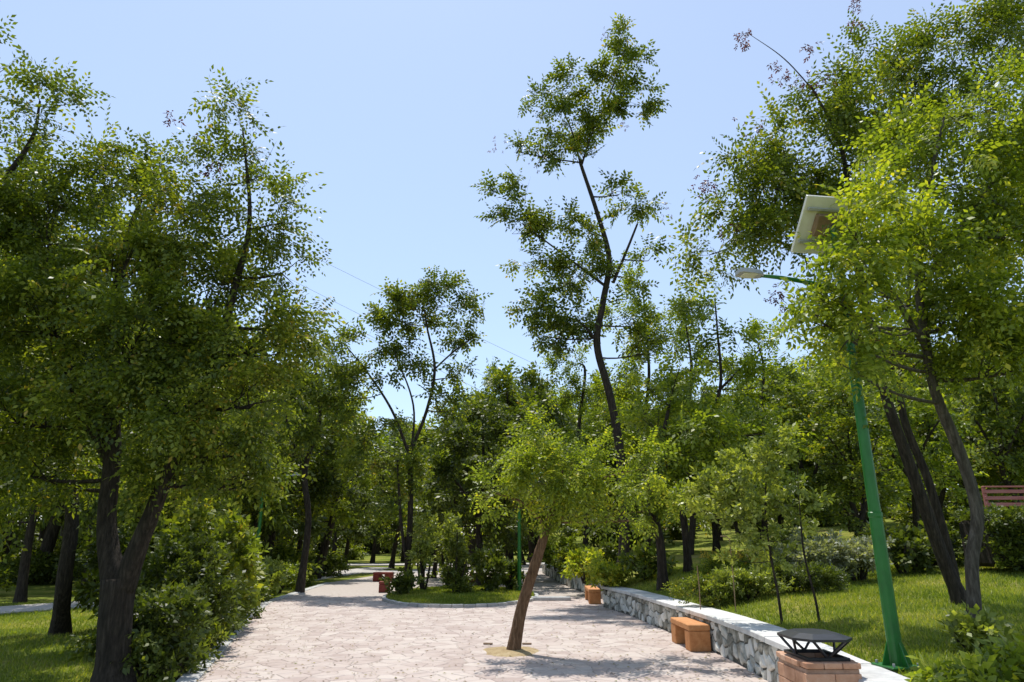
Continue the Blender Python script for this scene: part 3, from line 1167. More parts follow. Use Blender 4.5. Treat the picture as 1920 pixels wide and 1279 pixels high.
# tree whose branches come in at the upper left corner
b = np.array([-9.3, 9.4, -.06])
tree('locust_tree', 'tree at the far left edge whose leafy sprays reach into the sky',
     [[(b, .2), (-280, 900, 9.4, .17), (-200, 600, 9.4, .14), (-100, 380, 9.4, .1), (-40, 200, 9.4, .05)],
      [(-100, 400, 9.4, .07), (0, 340, 9.3, .05), (60, 260, 9.3, .03), (75, 190, 9.3, .015)]],
     [lobe(-40, 120, 9.4, 60, 90, 1.2), lobe(-30, 260, 9.4, 75, 90, 1.6), lobe(75, 230, 9.3, 50, 65, .65), lobe(130, 190, 9.3, 40, 22, .6), lobe(75, 165, 9.3, 18, 25, .6), lobe(-10, 420, 9.4, 110, 90, 1.8), lobe(-120, 400, 9.4, 130, 150, 1.6), lobe(-60, 650, 9.2, 130, 120, 1.8), lobe(-40, 880, 9.6, 90, 120, 1.5)],
     'near', scale=1.1, r_limb=.05)

# leaning tree in the paving
b = gnd(962, 1221, .02)
LT = tree('locust_tree', 'leaning brown trunk growing from a sandy pit in the paving',
     [[(b, .185), (978, 1140, 12.45, .165), (1003, 1060, 12.4, .15), (1022, 1000, 12.4, .125), (1036, 955, 12.4, .09), (1050, 910, 12.4, .05), (1060, 860, 12.4, .02)],
      [(1025, 990, 12.4, .06), (985, 945, 12.2, .04), (930, 925, 12, .02)],
      [(1045, 930, 12.4, .06), (1120, 900, 12.3, .045), (1200, 880, 12.3, .02)]],
     [lobe(905, 925, 12.0, 55, 32, 1.1, .1), lobe(975, 945, 12.1, 60, 35, 1.4, .08), lobe(985, 850, 12.2, 60, 55, 1.5, .1), lobe(1060, 890, 12, 80, 60, 1.8, .05), lobe(1030, 815, 12.5, 60, 38, 1.0, .08), lobe(1140, 930, 12.2, 75, 45, 1.4), lobe(1215, 865, 12.3, 60, 45, 1.1, .08), lobe(1225, 915, 12.6, 50, 38, 1.0), lobe(1055, 965, 12.2, 65, 28, 1.3), lobe(1010, 900, 11.9, 60, 45, 1.2, .1), lobe(1110, 860, 12.2, 60, 50, 1.2, .1), lobe(1180, 970, 12.3, 60, 28, 1.0)],
     'near', mat='leaf_bright', bark='bark_light', thick=.60, flare=1.15, dens=1.0, scale=.95, r_limb=.03, sides=18)

mb = MB()
vs, fs, n = [(b[0], b[1], .055)], [], 24
for s, z in ((.45, .05), (.8, .025), (1.0, -.004)):
    for k in range(n):
        a = 2 * math.pi * k / n
        wv = 1 + .10 * math.sin(3 * a) + .06 * math.sin(7 * a + 1)
        ex = lambda t: math.copysign(abs(t) ** .6, t)
        vs.append((b[0] - .04 + .46 * s * wv * ex(math.cos(a)), b[1] + .08 + .50 * s * wv * ex(math.sin(a)), z + random.uniform(-.005, .005)))
for k in range(n):
    fs.append((0, 1 + k, 1 + (k + 1) % n))
    for r_ in range(2):
        fs.append((1 + r_ * n + k, 1 + (r_ + 1) * n + k, 1 + (r_ + 1) * n + (k + 1) % n, 1 + r_ * n + (k + 1) % n))
mb.add(vs, fs)
o = mb.build('tree_pit', M['soil'], smooth=True)
tag(o, 'sandy soil patch in the paving at the foot of the leaning trunk', 'soil', kind='structure')
for k, (px, py) in enumerate(((915, 1209), (988, 1209))):
    q = gnd(px, py)
    m = MB(); m.box((0, 0, .012), (.17, .05, .024), 0, .0, .006)
    o = m.build('edging_brick', M['brown']); o.location = (q[0], q[1], .008)
    tag(o, ('left', 'right')[k] + ' of two loose bricks lying behind the foot of the leaning trunk', 'brick')

# tall thin tree rising into the sky right of centre
Y = 24.0
b = on_hill(1168, 1062, Y)
tree('locust_tree', 'tallest slender tree with bare curved trunk rising into the sky right of centre',
     [[(b, .27), (1170, 980, Y, .25), (1163, 850, Y, .22), (1143, 740, Y, .20), (1119, 645, Y, .18), (1131, 565, Y, .16), (1142, 485, Y, .15), (1120, 400, Y, .12), (1098, 335, Y, .10), (1088, 305, Y, .09)],
      [(1090, 312, Y, .06), (1110, 250, Y, .05), (1150, 160, Y, .04), (1180, 60, Y, .015)],
      [(1088, 306, Y, .06), (1070, 240, Y, .045), (1040, 180, Y, .02)],
      [(1150, 530, Y, .08), (1175, 470, Y, .07), (1195, 420, Y, .05)],
      [(1140, 540, Y, .08), (1060, 480, Y, .05), (980, 420, Y, .03)],
      [(1120, 640, Y, .08), (1080, 600, Y, .05), (1010, 590, Y, .03)]],
     [lobe(1170, 75, Y, 45, 45, .9), lobe(1195, 125, Y, 30, 30, .8), lobe(1145, 165, Y, 65, 42, 1.1), lobe(1200, 190, Y, 45, 40, 1.1), lobe(1080, 160, Y, 55, 35, 1.1), lobe(1020, 190, Y, 50, 35, .9), lobe(1060, 225, Y, 70, 38, 1.3), lobe(1130, 235, Y, 55, 35, 1.1), lobe(1050, 275, Y, 55, 28, 1.0), lobe(970, 280, Y, 38, 18, .5), lobe(1100, 285, Y, 35, 22, .9),
      lobe(940, 380, Y, 42, 35, .8), lobe(985, 345, Y, 40, 20, .6), lobe(960, 430, Y, 62, 38, 1.1), lobe(1040, 420, Y, 52, 40, 1.1), lobe(1085, 440, Y, 45, 45, .9), lobe(1195, 385, Y, 42, 35, 1.2), lobe(1160, 360, Y, 28, 22, .6), lobe(1000, 495, Y, 65, 30, 1.1), lobe(1080, 510, Y, 70, 38, 1.3), lobe(1165, 510, Y, 45, 40, .9), lobe(1215, 480, Y, 30, 40, .5),
      lobe(1020, 580, Y, 60, 40, 1.2), lobe(1090, 590, Y, 65, 42, 1.5), lobe(1030, 625, Y, 60, 28, 1.1), lobe(1180, 600, Y, 45, 50, .7), lobe(1215, 650, Y, 45, 45, .6)],
     'mid', scale=1.15, r_limb=.06, thick=.72, dens=1.35, pods=[(1140, 70, Y, 14, .15), (930, 270, Y, 10, .2), (995, 310, Y, 10, .2), (1230, 380, Y, 14, .2), (1250, 395, Y, 6, .12), (1175, 235, Y, 8, .12)])

# multi-stemmed tree on the island
Y = 25.8
b = at(762, 1100, Y); b[2] = .15
tree('locust_tree', 'open-crowned forked tree standing on the left part of the planted island',
     [[(b, .2), (768, 1000, Y, .17), (770, 900, Y, .15), (766, 835, Y, .15)],
      [(768, 850, Y, .12), (800, 770, Y, .10), (815, 690, Y, .085), (800, 610, Y, .06), (790, 540, Y, .03)],
      [(766, 850, Y, .10), (735, 770, Y, .08), (690, 700, Y, .06), (650, 650, Y, .03)],
      [(815, 692, Y, .06), (850, 660, Y, .05), (890, 630, Y, .03)],
      [(770, 860, Y, .08), (775, 760, Y, .06), (740, 660, Y, .04)],
      [(764, 1060, Y, .12), (752, 980, Y - .3, .09), (745, 860, Y - .4, .05)]],
     [lobe(790, 540, Y, 75, 32, 1.2), lobe(730, 575, Y, 45, 38, 1.2), lobe(835, 565, Y, 55, 38, 1.2), lobe(895, 580, Y, 38, 30, .7), lobe(770, 600, Y, 70, 35, 1.4), lobe(865, 625, Y, 55, 32, 1.0), lobe(715, 640, Y, 45, 40, 1.2), lobe(760, 670, Y, 50, 35, 1.0), lobe(640, 660, Y, 48, 40, 1.0), lobe(690, 720, Y, 55, 38, 1.0), lobe(620, 730, Y, 50, 45, 1.0), lobe(720, 790, Y, 45, 35, .8), lobe(830, 760, Y, 45, 45, .8), lobe(700, 860, Y, 60, 40, 1.0), lobe(790, 850, Y, 50, 45, .9), lobe(650, 800, Y, 50, 45, .9), lobe(740, 930, Y, 50, 40, .8), lobe(860, 700, Y, 50, 30, .7)],
     'mid', scale=1.15, r_limb=.05, thick=.62, dens=1.3)

# small tree mid-left beside it
Y = 26
b = np.array([-7.9, 27.0, -.06])
tree('locust_tree', 'thin dark-stemmed tree at the left side of the path, left of the island',
     [[(b, .14), (578, 980, 27, .12), (572, 880, 27, .1), (600, 780, 27, .08), (590, 680, 27, .04)], [(575, 900, 27, .07), (540, 800, 27, .05), (530, 720, 27, .03)]],
     [lobe(600, 690, 27, 60, 50, 1.3), lobe(550, 740, 27, 60, 55, 1.5), lobe(620, 800, 27, 60, 45, 1.3), lobe(540, 840, 27, 60, 45, 1.5), lobe(660, 740, 27, 35, 45, .8)],
     'mid', scale=1.2, r_limb=.04)

# right-hand trees
b = on_hill(1826, 1215, 8.6)
tree('locust_tree', 'near tree with ivy at its foot and pale curved trunk on the right lawn',
     [[(b, .115), (1826, 1130, 8.6, .10), (1822, 1050, 8.6, .098), (1832, 960, 8.6, .095), (1800, 850, 8.6, .09), (1755, 740, 8.5, .08), (1735, 640, 8.5, .075), (1722, 520, 8.4, .06), (1735, 380, 8.3, .045), (1770, 220, 8.3, .02)],
      [(1740, 660, 8.5, .05), (1680, 560, 8.0, .04), (1620, 470, 7.6, .02)],
      [(1725, 540, 8.4, .05), (1800, 430, 8.2, .04), (1870, 330, 8.2, .02)]],
     [lobe(1592, 425, 6.8, 42, 40, 1.4, .12), lobe(1575, 560, 7.0, 60, 45, 1.5, .12), lobe(1590, 625, 7.05, 60, 45, 1.6, .08), lobe(1530, 590, 7.2, 45, 40, 1.2, .1), lobe(1600, 690, 7.1, 45, 30, 1.2), lobe(1615, 452, 6.85, 48, 40, 1.3, .12), lobe(1600, 490, 6.9, 60, 30, 1.3, .1), lobe(1690, 400, 7.15, 70, 65, 1.7, .1), lobe(1640, 370, 7.0, 65, 38, 1.3, .12), lobe(1605, 520, 7.3, 75, 45, 1.6, .12), lobe(1560, 590, 7.5, 60, 45, 1.4, .12), lobe(1650, 600, 7.6, 90, 60, 1.8, .08), lobe(1660, 480, 7.5, 80, 50, 1.7, .05),
      lobe(1760, 470, 8.2, 100, 90, 2), lobe(1790, 330, 8.3, 110, 100, 1.9, .05), lobe(1880, 420, 8.2, 90, 110, 2, .1), lobe(1880, 580, 8, 90, 90, 2, .1), lobe(1780, 590, 8.3, 90, 70, 2), lobe(1710, 250, 8.5, 90, 80, 1.7), lobe(1860, 230, 8.4, 100, 100, 1.9, .05), lobe(1960, 350, 8.4, 110, 160, 1.8, .08), lobe(1850, 690, 8.3, 90, 60, 1.7), lobe(1700, 680, 8.6, 70, 45, 1.4), lobe(1590, 640, 8, 60, 35, 1.1), lobe(1930, 660, 8, 70, 90, 1.8, .1)],
     'near', mat='leaf_bright', bark='bark_grey', scale=1.0, r_limb=.04, thick=.76, pods=[(1630, 640, 7.8, 6, .05)])

b = on_hill(1805, 1142, 11.5)
tree('locust_tree', 'two-stemmed dark tree leaning left behind the green lamp post',
     [[(b, .16), (1765, 1040, 11.5, .14), (1715, 900, 11.4, .13), (1660, 740, 11.3, .115), (1625, 590, 11.2, .10), (1600, 420, 11.2, .08), (1575, 270, 11.2, .05), (1520, 160, 11.2, .025)],
      [(1800, 1140, 11.9, .12), (1780, 1040, 12, .11), (1740, 900, 12, .10), (1690, 760, 12, .09), (1700, 600, 12, .07), (1720, 400, 12, .05), (1780, 200, 12, .03)],
      [(1600, 430, 11.2, .05), (1520, 370, 11.2, .04), (1430, 350, 11.2, .02)],
      [(1612, 500, 11.2, .05), (1520, 470, 11.3, .035), (1420, 452, 11.5, .025), (1330, 478, 11.7, .012)],
      [(1530, 175, 11.2, .02), (1470, 110, 11.2, .014), (1402, 62, 11.2, .006)]],
     [lobe(1400, 300, 11.2, 55, 50, 1.4), lobe(1375, 370, 11.2, 45, 55, 1.4), lobe(1450, 370, 11.2, 80, 60, 1.8), lobe(1470, 270, 11.2, 80, 65, 1.7), lobe(1530, 200, 11.2, 75, 60, 1.5), lobe(1420, 445, 11.2, 75, 45, 1.5), lobe(1500, 460, 11.2, 70, 45, 1.6), lobe(1560, 330, 11.2, 80, 70, 1.7), lobe(1610, 190, 11.5, 85, 75, 1.5), lobe(1690, 130, 11.8, 80, 75, 1.4), lobe(1640, 80, 11.8, 45, 40, .8), lobe(1780, 80, 12, 90, 80, 1.6), lobe(1880, 60, 12, 90, 90, 1.7), lobe(1300, 470, 11.8, 45, 35, 1.0), lobe(1590, 110, 11.2, 25, 45, .6),
      lobe(1340, 500, 11.8, 60, 35, 1.1), lobe(1650, 300, 11.5, 90, 80, 1.6), lobe(1810, 220, 12, 110, 90, 1.7), lobe(1620, 660, 12, 90, 60, 1.5), lobe(1540, 540, 12, 60, 30, .8), lobe(1490, 325, 11.3, 75, 60, 1.5), lobe(1555, 255, 11.3, 70, 55, 1.4), lobe(1430, 410, 11.3, 60, 50, 1.3), lobe(1530, 420, 11.5, 70, 50, 1.5), lobe(1670, 210, 11.6, 80, 70, 1.3), lobe(1800, 500, 13, 120, 90, 1.6), lobe(1900, 360, 13, 110, 90, 1.6), lobe(1710, 590, 13.4, 90, 60, 1.4), lobe(1890, 620, 13.4, 100, 70, 1.5)],  # end lobes added, hidden by the near tree's crown, casting shade on the lawn
     'near', scale=1.22, r_limb=.05, thick=.7, pods=[(1394, 68, 11.2, 22, .09), (1455, 128, 11.2, 10, .08), (1470, 145, 11.2, 8, .06), (1605, 5, 11.2, 14, .09), (1600, 45, 11.2, 6, .06), (1516, 88, 11.2, 8, .06), (1520, 150, 11.2, 22, .16), (1320, 345, 11.2, 18, .12), (1410, 235, 11.2, 12, .12), (1455, 555, 10.8, 20, .09), (1370, 430, 11.2, 14, .12)])

# mid lawn trees on the right
b = on_hill(1243, 1085, 18)
tree('young_tree', 'slim dark trunk on the lawn, first of two behind the stone wall',
     [[(b, .13), (1238, 1020, 18, .11), (1225, 950, 18, .10), (1235, 860, 18, .08), (1255, 760, 18, .04)]],
     [lobe(1240, 740, 18, 70, 50, 1.3, .05), lobe(1300, 790, 17.6, 80, 55, 1.6, .1), lobe(1228, 795, 18, 50, 45, 1.1), lobe(1250, 860, 17.5, 85, 55, 1.8, .05), lobe(1320, 880, 17.4, 70, 50, 1.5, .05), lobe(1180, 960, 18, 60, 30, .9), lobe(1290, 930, 17.2, 80, 40, 1.3, .1), lobe(1360, 830, 17.4, 70, 50, 1.4, .12), lobe(1210, 900, 17.6, 60, 45, 1.2, .1), lobe(1270, 690, 18, 60, 40, 1.0, .05)],
     'mid', mat='leaf_bright', r_limb=.04)
b = on_hill(1292, 1082, 19.5)
tree('young_tree', 'slim dark trunk on the lawn, second of two behind the stone wall',
     [[(b, .12), (1286, 1010, 19.5, .1), (1282, 930, 19.5, .09), (1310, 830, 19.5, .07), (1350, 730, 19.5, .05), (1345, 620, 19.5, .03), (1340, 560, 19.5, .02)],
      [(1345, 735, 19.5, .04), (1390, 690, 19.5, .03), (1430, 650, 19.5, .02)]],
     [lobe(1330, 590, 19.5, 65, 40, .6), lobe(1290, 560, 19.5, 45, 40, .7), lobe(1380, 650, 19.5, 60, 35, .6), lobe(1310, 660, 19.5, 50, 40, .7), lobe(1400, 720, 19.5, 60, 40, 1.2), lobe(1350, 800, 19.5, 80, 50, 1.5), lobe(1430, 800, 19, 70, 55, 1.5), lobe(1420, 900, 19, 70, 45, 1.5)],
     'mid', mat='leaf_bright', r_limb=.04, dens=1.15)

for (px, top, Yt, lab) in ((1205, 500, 27, 'feathery thin tree just right of the tallest slender trunk'), (1285, 560, 25, 'wispy thin tree left of the lamp head, behind the lawn'), (1420, 600, 26, 'feathery pale tree below the lamp head, behind the lawn'), (1085, 640, 30, 'feathery tree left of the tallest trunk, behind the far wall')):
    b = on_hill(px + 10, 1070, Yt)
    k_ = (1060 - top) / 100.0
    tree('slender_tree', lab, [[(b, .12), (px + 14, 960, Yt, .10), (px, 820, Yt, .08), (px + 12, 700, Yt, .06), (px, top + 40, Yt, .02)]],
         [lobe(px + RNG.uniform(-22, 22), top + 35, Yt, 45, 42, .9), lobe(px - 35, top + 95, Yt, 52, 45, .9), lobe(px + 40, top + 110, Yt, 52, 45, .9), lobe(px, top + 170, Yt, 65, 45, .9), lobe(px - 50, top + 230, Yt, 60, 45, 1.0, .05), lobe(px + 50, top + 250, Yt, 65, 48, 1.0, .05), lobe(px, min(900, top + 320), Yt, 85, 50, 1.2, .05)],
         'mid', mat='leaf_bright' if Yt != 25 else 'leaf', r_limb=.035)

# saplings with pale leaves
b = on_hill(1466, 1165, 11.2)
tree('sapling', 'staked sapling with pale green leaves on the lawn behind the wall',
     [[(b, .022), (1458, 1110, 11.2, .02), (1445, 1040, 11.2, .018), (1435, 950, 11.2, .014), (1440, 860, 11.2, .007)]],
     [lobe(1435, 890, 11.2, 55, 50, 1.3, .1), lobe(1380, 920, 11.3, 50, 45, 1.2, .1), lobe(1450, 960, 11.1, 60, 40, 1.3), lobe(1400, 990, 11.2, 60, 40, 1.2), lobe(1440, 1040, 11.2, 40, 35, 1.0), lobe(1350, 960, 11.5, 50, 42, 1.2, .1), lobe(1400, 860, 11.4, 50, 45, 1.2, .15), lobe(1320, 920, 11.6, 45, 40, 1.0, .1), lobe(1465, 840, 11.2, 45, 40, 1.1, .1), lobe(1380, 1040, 11.4, 50, 35, .9), lobe(1480, 1000, 11.2, 45, 40, 1.0)],
     'broad', mat='leaf_pale', r_limb=.012, per_tip=5, flare=1.1, sides=7)
b = on_hill(1537, 1172, 10.9)
tree('sapling', 'thin bare-stemmed sapling between the staked sapling and the lamp post',
     [[(b, .02), (1528, 1120, 10.9, .018), (1508, 1040, 10.9, .015), (1500, 960, 10.9, .01), (1495, 880, 10.9, .006)]],
     [lobe(1490, 890, 10.9, 40, 45, .9), lobe(1510, 950, 10.9, 35, 35, .8), lobe(1470, 940, 10.9, 30, 30, .7)],
     'broad', mat='leaf_pale', r_limb=.01, per_tip=5, flare=1.1, sides=7)


# ------------------------------------------------------------------ shrubs
def shrub(label, loc, rad, ft, mat, cover=2.0, n=6, name='shrub', scale=1.0, group=None, cat='shrub', var=0.0, flower=None, cone=False):
    loc = np.asarray(loc, float)
    root = empty(name, loc)
    tag(root, label, cat, group)
    wood = MB()
    nodes, nr, lobes = [], [], []
    rx, ry, H = rad
    for k in range(n):
        a = 2.4 * k + random.uniform(-.4, .4)
        t = math.sqrt((k + .5) / n) * .62
        top = np.array([rx * t * math.cos(a), ry * t * math.sin(a), H * random.uniform(.42, .68) * (1 - .25 * t)])
        p = bez((top[0] * .2, top[1] * .2, -.03), top, 5, sag=.08, wob=.05)
        wood.tube(p, np.linspace(.03, .012, 5) * max(.5, min(1.2, H)), 5)
        nodes += list(p[1:]); nr += [.02] * 4
        lobes.append((top, (rx * .52, ry * .52, H * .36), cover, var))
    if cone:
        lobes = []
        for k in range(7):
            z = H * (.1 + .84 * k / 6)
            rr = rx * (1.0 - .85 * k / 6) + .04
            lobes.append(((0, 0, z), (rr, rr, H * .12), cover, var))
        nodes = [np.array([0, 0, H * q]) for q in (.05, .2, .4, .6, .8, .95)]
        nr = [.02] * 6
        wood.tube(nodes, [.05, .04, .035, .025, .02, .01], 6)
    V, vv = crown_from_lobes(wood, nodes, nr, lobes, ft, scale, .015, 6)
    m = V[:, 2] < .01
    V[m, 2] = .01 + .02 * RNG.random(m.sum())
    tag(wood.build('stems', M['bark'], root), kind='stuff')
    quads_mesh('foliage', V, vv, M[mat], root)
    if flower:
        pos = np.array([l[0] for l in lobes])[RNG.integers(0, len(lobes), flower[1])] + RNG.normal(0, .5, (flower[1], 3)) * np.array([rx * .5, ry * .5, H * .1]) + np.array([0, 0, H * .33])
        a, b_ = place_fronds(pos, RNG.normal(0, .5, (flower[1], 3)) + np.array([0, 0, .6]), 'tiny', .8, RNG.random(flower[1]))
        quads_mesh('flowers', a, b_, M[flower[0]], root)
    return root


def hs(px, py, Y):
    return on_hill(px, py, Y)


ORDN = 'first second third fourth fifth sixth seventh eighth ninth tenth eleventh twelfth'.split()
# left border hedge row, near to far
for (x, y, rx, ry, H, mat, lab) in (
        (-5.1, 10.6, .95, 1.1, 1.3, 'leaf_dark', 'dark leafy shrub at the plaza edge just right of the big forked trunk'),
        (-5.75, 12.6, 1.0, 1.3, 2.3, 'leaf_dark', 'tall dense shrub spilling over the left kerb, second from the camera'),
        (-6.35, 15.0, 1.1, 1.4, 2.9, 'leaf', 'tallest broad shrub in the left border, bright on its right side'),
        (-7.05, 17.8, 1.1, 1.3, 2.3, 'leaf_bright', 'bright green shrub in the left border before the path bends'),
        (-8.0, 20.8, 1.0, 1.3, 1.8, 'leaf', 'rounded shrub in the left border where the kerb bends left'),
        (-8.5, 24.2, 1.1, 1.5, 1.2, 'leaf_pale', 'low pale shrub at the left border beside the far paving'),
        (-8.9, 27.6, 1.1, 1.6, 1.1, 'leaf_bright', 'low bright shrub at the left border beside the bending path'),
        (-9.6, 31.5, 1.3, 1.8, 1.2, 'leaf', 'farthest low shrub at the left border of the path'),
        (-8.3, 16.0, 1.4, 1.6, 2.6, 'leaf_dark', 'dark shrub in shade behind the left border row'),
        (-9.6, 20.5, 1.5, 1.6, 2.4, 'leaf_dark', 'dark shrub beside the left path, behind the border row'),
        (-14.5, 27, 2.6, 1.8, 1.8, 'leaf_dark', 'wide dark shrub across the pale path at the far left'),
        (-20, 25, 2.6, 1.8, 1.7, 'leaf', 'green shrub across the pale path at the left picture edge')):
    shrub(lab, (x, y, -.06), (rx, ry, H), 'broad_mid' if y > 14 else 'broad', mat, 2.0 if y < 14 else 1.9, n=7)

for k, y in enumerate(np.arange(10.2, 23.5, 1.25)):
    o = shrub(f'low leafy plant overhanging the left kerb, {ORDN[k]} from the camera', (left_x(y) - .12 + random.uniform(-.08, .1), y, -.04), (.42, .6, random.uniform(.4, .7)), 'broad', ('leaf_dark', 'leaf', 'leaf')[k % 3], 1.6, n=5, name='edging_plant', group='plants along the left kerb', cat='plant')

# island planting
p = gnd(866, 1112)
shrub('upright yellowish conifer bush in the middle of the planted island', (p[0], 23.8, .16), (.62, .62, 2.1), 'broad', 'leaf_conifer', 2.6, cone=True, name='conifer_shrub', cat='conifer')
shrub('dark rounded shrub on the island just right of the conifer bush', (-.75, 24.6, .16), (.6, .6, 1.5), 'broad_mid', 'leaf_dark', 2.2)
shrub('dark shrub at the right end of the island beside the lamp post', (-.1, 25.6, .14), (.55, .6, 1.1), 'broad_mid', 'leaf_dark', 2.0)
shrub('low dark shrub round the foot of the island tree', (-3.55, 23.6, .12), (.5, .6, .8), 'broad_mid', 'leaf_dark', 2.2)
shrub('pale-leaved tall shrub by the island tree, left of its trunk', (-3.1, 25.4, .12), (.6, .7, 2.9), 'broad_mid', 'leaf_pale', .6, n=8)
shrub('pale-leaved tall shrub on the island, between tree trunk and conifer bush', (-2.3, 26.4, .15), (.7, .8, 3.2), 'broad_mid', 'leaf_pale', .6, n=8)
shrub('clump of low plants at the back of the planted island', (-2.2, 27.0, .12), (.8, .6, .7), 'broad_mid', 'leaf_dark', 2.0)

# over the walls on the right
shrub('bright yellow-green shrub spilling over the far end of the stone wall', (2.78, 20.6, .42), (.75, .9, .85), 'broad', 'leaf_bright', 2.0, n=8, var=.25)
shrub('bright shrub draped over the farther wall beside the far bench', (2.6, 25.4, .42), (.85, 1.2, 1.25), 'broad_mid', 'leaf_bright', 2.0, n=8, var=.22)
shrub('shrub draped over the farther wall, behind the bright one', (2.5, 29.5, .5), (.9, 1.3, 1.3), 'broad_mid', 'leaf', 2.0, n=7)
shrub('last green shrub along the farther wall before the trees', (2.2, 34.5, .5), (1.1, 1.5, 1.6), 'broad_mid', 'leaf_bright', 2.0, n=7)

# lawn planting
for (px, py, Y, r3, ft, mat, cov, lab, fl) in (
        (1345, 1120, 14.2, (.85, .6, .62), 'tiny', 'leaf', 2.4, 'feathery green clump on the lawn behind the near bench', None),
        (1400, 1122, 14.0, (.75, .6, .58), 'tiny', 'leaf_pale', 2.2, 'feathery pale clump on the lawn left of the staked sapling', None),
        (1378, 1100, 16.4, (.9, .6, .7), 'tiny', 'leaf_bright', 2.2, 'clump topped with yellow flowers on the lawn', ('flower_yellow', 160)),
        (1500, 1115, 14.2, (1.0, .6, .55), 'tiny', 'leaf_dark', 2.4, 'low dark clump under the silver shrub on the lawn', None),
        (1545, 1080, 15.6, (1.15, .8, 1.15), 'broad', 'leaf_silver', 1.7, 'silvery-leaved rounded shrub left of the green lamp post', None),
        (1610, 1085, 15.8, (.8, .7, 1.05), 'broad', 'leaf_silver', 1.6, 'silvery-leaved shrub directly behind the green lamp post', None),
        (1480, 1075, 17.5, (.9, .8, 1.1), 'broad_mid', 'leaf_pale', 1.8, 'pale shrub behind the low dark clump on the lawn', None),
        (1700, 1085, 16.5, (1.0, .8, 1.2), 'broad_mid', 'leaf_dark', 2.0, 'dark shrub just right of the green lamp post, in shade', None),
        (1750, 1080, 17.5, (1.1, .8, 1.0), 'broad_mid', 'leaf_dark', 2.0, 'dark shrub between lamp post and two-stemmed tree', None),
        (1832, 1235, 7.9, (.30, .28, .34), 'broad', 'leaf_pale', 1.8, 'ivy clump round the foot of the near curved trunk', None),
        (1800, 1290, 6.05, (.5, .35, .22), 'broad', 'leaf_bright', 2.0, 'bright yellow-green low shrub in the bottom right corner', None),
        (1915, 1290, 6.4, (.4, .35, .28), 'broad', 'leaf_bright', 2.0, 'bright low shrub cut by the right picture edge', None),
        (1215, 1080, 20, (.8, .7, .8), 'broad_mid', 'leaf', 1.8, 'shrub beside the first slim trunk on the lawn', None),
        (1130, 1060, 26, (1.0, .8, .9), 'broad_mid', 'leaf_dark', 1.8, 'dark shrub at the foot of the tallest tree', None)):
    shrub(lab, hs(px, py, Y), r3, ft, mat, cov, name='flower_clump' if ft == 'tiny' else 'shrub', flower=fl, cat='plant' if ft == 'tiny' else 'shrub')


# clipped hedge with red railing at the right edge
def hedge():
    x0, x1, y0, y1 = 10.2, 17, 15.2, 16.6
    c = np.array([(x0 + x1) / 2, (y0 + y1) / 2, hill(13, 16)])
    root = empty('hedge', c)
    tag(root, 'dark clipped hedge under the red railing at the right edge', 'hedge')
    core = MB(); core.box((0, 0, .5), (x1 - x0 - .3, y1 - y0 - .3, 1.0), 0, .3, .08)
    core.build('branch_mass', M['bark'], root)
    n = 5200
    pos = np.stack([RNG.uniform(-(x1 - x0) / 2, (x1 - x0) / 2, n), RNG.uniform(-(y1 - y0) / 2, (y1 - y0) / 2, n), RNG.uniform(.0, 1.1, n)], 1)
    f = RNG.random(n)
    pos[f < .5, 1] = -(y1 - y0) / 2 + RNG.normal(0, .06, (f < .5).sum())
    pos[f > .62, 2] = 1.09 + RNG.normal(0, .04, (f > .62).sum())
    dr = np.stack([RNG.normal(0, .6, n), np.where(f < .5, -.8, 0) + RNG.normal(0, .4, n), RNG.normal(.4, .4, n)], 1)
    V, vv = place_fronds(pos, dr, 'broad', 1.1)
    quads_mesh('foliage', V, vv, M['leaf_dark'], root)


hedge()


def railing():
    a = at(1852, 962, 17.4)
    L = 4.2
    root = empty('railing', (a[0], a[1], hill(a[0] + 1, a[1])), R(-4))
    tag(root, 'red painted wooden rail fence above the hedge at the right edge', 'fence')
    z0 = a[2] - root.location.z
    for k, x in enumerate(np.arange(.04, L, 1.0)):
        m = MB(); m.box((x, .05, (z0 + .62) / 2), (.075, .075, z0 + .66), 0, .4, .008); m.build('post', M['redwood'], root)
    for k, z in enumerate((.04, .20, .36, .52)):
        for s in range(2):
            m = MB(); m.box((s * L / 2 + L / 4, -.006, z0 + z), (L / 2 - .008, .035, .085), 0, .3 + .1 * k, .006); m.build('rail', M['redwood'], root)
    m = MB(); m.box((L / 2, .02, z0 + .635), (L, .12, .035), 0, .7, .006); m.build('handrail', M['redwood'], root)


railing()


# thin garden posts on the lawn
def stake(label, px, py, Y, h, bent=False):
    b = on_hill(px, py, Y)
    m = MB()
    pts = [(0, 0, -.1), (0.01, 0, h * .5), (0, 0, h)]
    if bent: pts += [(-.05, 0, h + .05), (-.16, 0, h + .05)]
    m.tube(pts, [.009] * len(pts), 6)
    o = m.build('garden_stake', M['brown'])
    o.location = [float(c) for c in b]
    tag(o, label, 'stake')


stake('thin grey pipe with bent top standing on the lawn among flower clumps', 1378, 1130, 13.0, 1.25, True)
stake('thin straight stake on the lawn left of the bent pipe', 1312, 1128, 13.5, .8)


